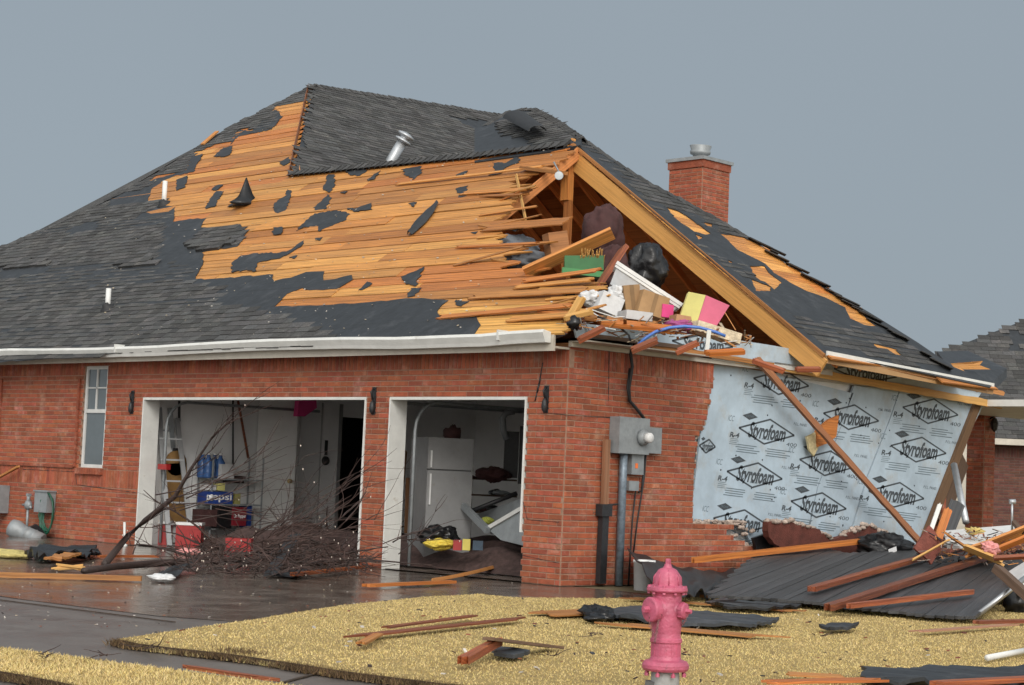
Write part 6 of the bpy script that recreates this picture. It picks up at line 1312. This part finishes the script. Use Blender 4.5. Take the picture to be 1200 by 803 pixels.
for i in range(2, 7):
    for k in range(2):
        t = U(0, 1); p = LB[i-1]*(1-t)+LB[i]*t; d = (LB[i]-LB[i-1]).normalized()+_Rt*U(.1, .9)+_Up*U(-.5, .5); twigs(p, d, U(.4, .9), .009, 2)
random.seed(21)
for i in range(34):
    x = U(215, 430); y = U(640, 668); p = G(x, y, .05); side = U(-1, 1)
    d = _Rt*side*1.2+_Up*U(.0, .26)+FWD*U(-.3, .5); tr_l = U(.7, 1.5)
    if x+side*90 < 200: continue
    bb_ = MB(); P, Rr, _ = walk(p, d, tr_l, U(.014, .03), .006, 8, .15, .03); P = [q for q in P]; 
    bb_.tube(P, Rr, 6, U(.8, 1.3)); bb_.build('branch', 'bark', tr)
    for k in range(4):
        j = random.randint(1, len(P)-1); twigs(P[j], (P[j]-P[j-1]).normalized()+Vector((U(-.6, .6), U(-.6, .6), U(-.3, .5))), U(.2, .45), .007, 2)
# fans of long thin shoots, towards upper right and left
for (x0, y0, x1, y1, n, sp, d) in ((300, 625, 425, 575, 12, 26, 19.5), (310, 620, 360, 560, 8, 22, 19.8), (200, 590, 345, 570, 7, 16, 21.0), (205, 575, 335, 545, 6, 14, 21.2), (385, 610, 428, 575, 6, 12, 19.2), (455, 640, 510, 620, 8, 18, 19.9), (240, 600, 360, 610, 6, 18, 20.6), (150, 645, 190, 590, 3, 10, 20.5), (330, 640, 420, 610, 10, 20, 19.2)):
    for k in range(int(n*.6)):
        p = PD(x0+U(-25, 25), y0+U(-8, 12), d); q = PD(x1+U(-15, 15), y1+U(-sp, sp), d+U(-.3, .5)); twigs(p, q-p, (q-p).length, U(.006, .010), 2)
for i in range(620):
    x = 205+225*random.random()**.8; y = U(642, 674)-abs(x-330)*.02; p = G(x, min(y, 672), U(.02, .32)*(1 if y < 665 else .3)); a = U(.1, .5); d = Vector((U(-1, 1), U(-1, 1), U(-.3, .5))).normalized(); q = p+d*a; q.z = max(q.z, .01)
    m_ = (p+q)/2+Vector((U(-.03, .03), U(-.03, .03), U(-.02, .05))); m_.z = max(m_.z, .01); tw.tube([p, m_, q], [.006, .005, .003], 4, U(.4, 1.6), caps=False)
    if random.random() < .10: bd.blob(q, .007, .007, .010, .4, 3, 5, 4, 0, U(.7, 1.3))
tw.build('twigs', 'twig', tr)['kind'] = 'stuff'; bd.build('buds', 'bud', tr)['kind'] = 'stuff'
b = MB(); b.beam(G(318, 672, .05), FW(345, 628, -1.0), .16, .02, FWD, 1, jag=.1); tag(b.build('felt_scrap', 'felt'), 'dark felt strip propped upright in the branch pile', 'roofing felt', gf)
gp(345, 673, 432, 664, .06, .04, 'wood_red', 'thin red lath at the right foot of the branch pile', z=.06, group='wood on the pavement', col=1.1)
scrap([(318, 674), (350, 668), (362, 672), (345, 677)], 'felt', 'dark felt scrap flat on the drive before the branch pile', z=.02, amp=.03, group=gf)

# ------------------------------------------------------------ small scattered bits
def flecks(name, label, n, fn, s0, s1, mats, seed):
    random.seed(seed); b = MB()
    for i in range(n):
        p, nrm = fn(); s = U(s0, s1); a = Vector((U(-1, 1), U(-1, 1), U(-.2, .2))).normalized()*s; c = a.cross(nrm).normalized()*s*U(.3, .9); h = Vector(nrm)*s*.25
        b.obox(p+h, a, c, h, U(.6, 1.2), random.randrange(len(mats)))
    tag(b.build(name, mats), label, None, None, 'stuff')
def onroof():
    while True:
        x, y = U(120, 690), U(150, 395); p = P1(x, y); q = F1.to2(p)
        if .1 < q[1] < right1(q[1]) and interp(L_v, q[1]) < q[0] < right1(q[1])-.3 and noise.noise(Vector((x*.02, y*.02, 9)))+U(-.3, .5) > 0: return F1.at(q[0], q[1], .012), F1.n
flecks('roof_flecks', 'tiny pale insulation flecks stuck to the wet roof', 380, onroof, .004, .015, ['fleck', 'insulation', 'fleck'], 5)
def ondrive():
    while True:
        x, y = U(0, 640), U(652, 735); p = G(x, y, 0)
        if not np_in(np.array([p.x]), np.array([p.y]), lawn)[0] and noise.noise(Vector((x*.02, y*.05, 2)))+U(-.2, .6) > 0: return p, Vector((0, 0, 1))
flecks('drive_flecks', 'small wet debris flecks scattered over the drive', 420, ondrive, .003, .010, ['fleck', 'insulation', 'brick_dark', 'wood_red', 'concrete', 'bark'], 6)
def onlawn():
    while True:
        x, y = U(150, 1200), U(700, 800); p = G(x, y, LZ+.015)
        if np_in(np.array([p.x]), np.array([p.y]), lawn)[0]: return p, Vector((0, 0, 1))
flecks('lawn_flecks', 'small dark and pale scraps scattered over the lawn', 170, onlawn, .006, .018, ['felt', 'wood_red', 'brick_dark', 'fleck', 'bark'], 7)
random.seed(33)
for i, (x, y) in enumerate(((647, 768), (175, 758), (690, 743), (960, 745), (120, 768), (45, 768))):
    b = MB(); p = G(x, y, LZ+.03)
    for k in range(5): 
        P, Rr, _ = walk(p+Vector((U(-.05, .05), U(-.05, .05), 0)), Vector((U(-1, 1), U(-1, 1), U(-.05, .2))), U(.05, .16), .004, .0015, 5, .2); b.tube(P, Rr, 4)
    tag(b.build('twig_scrap', 'twig'), ('dark twig on the lawn between the propped stub and the hydrant', 'small twig at the left tip of the lawn', 'thin twig on the grass left of the hydrant', 'thin twig on the right part of the lawn', 'small twig on the verge grass', 'leftmost twig on the verge grass')[i], 'twig')
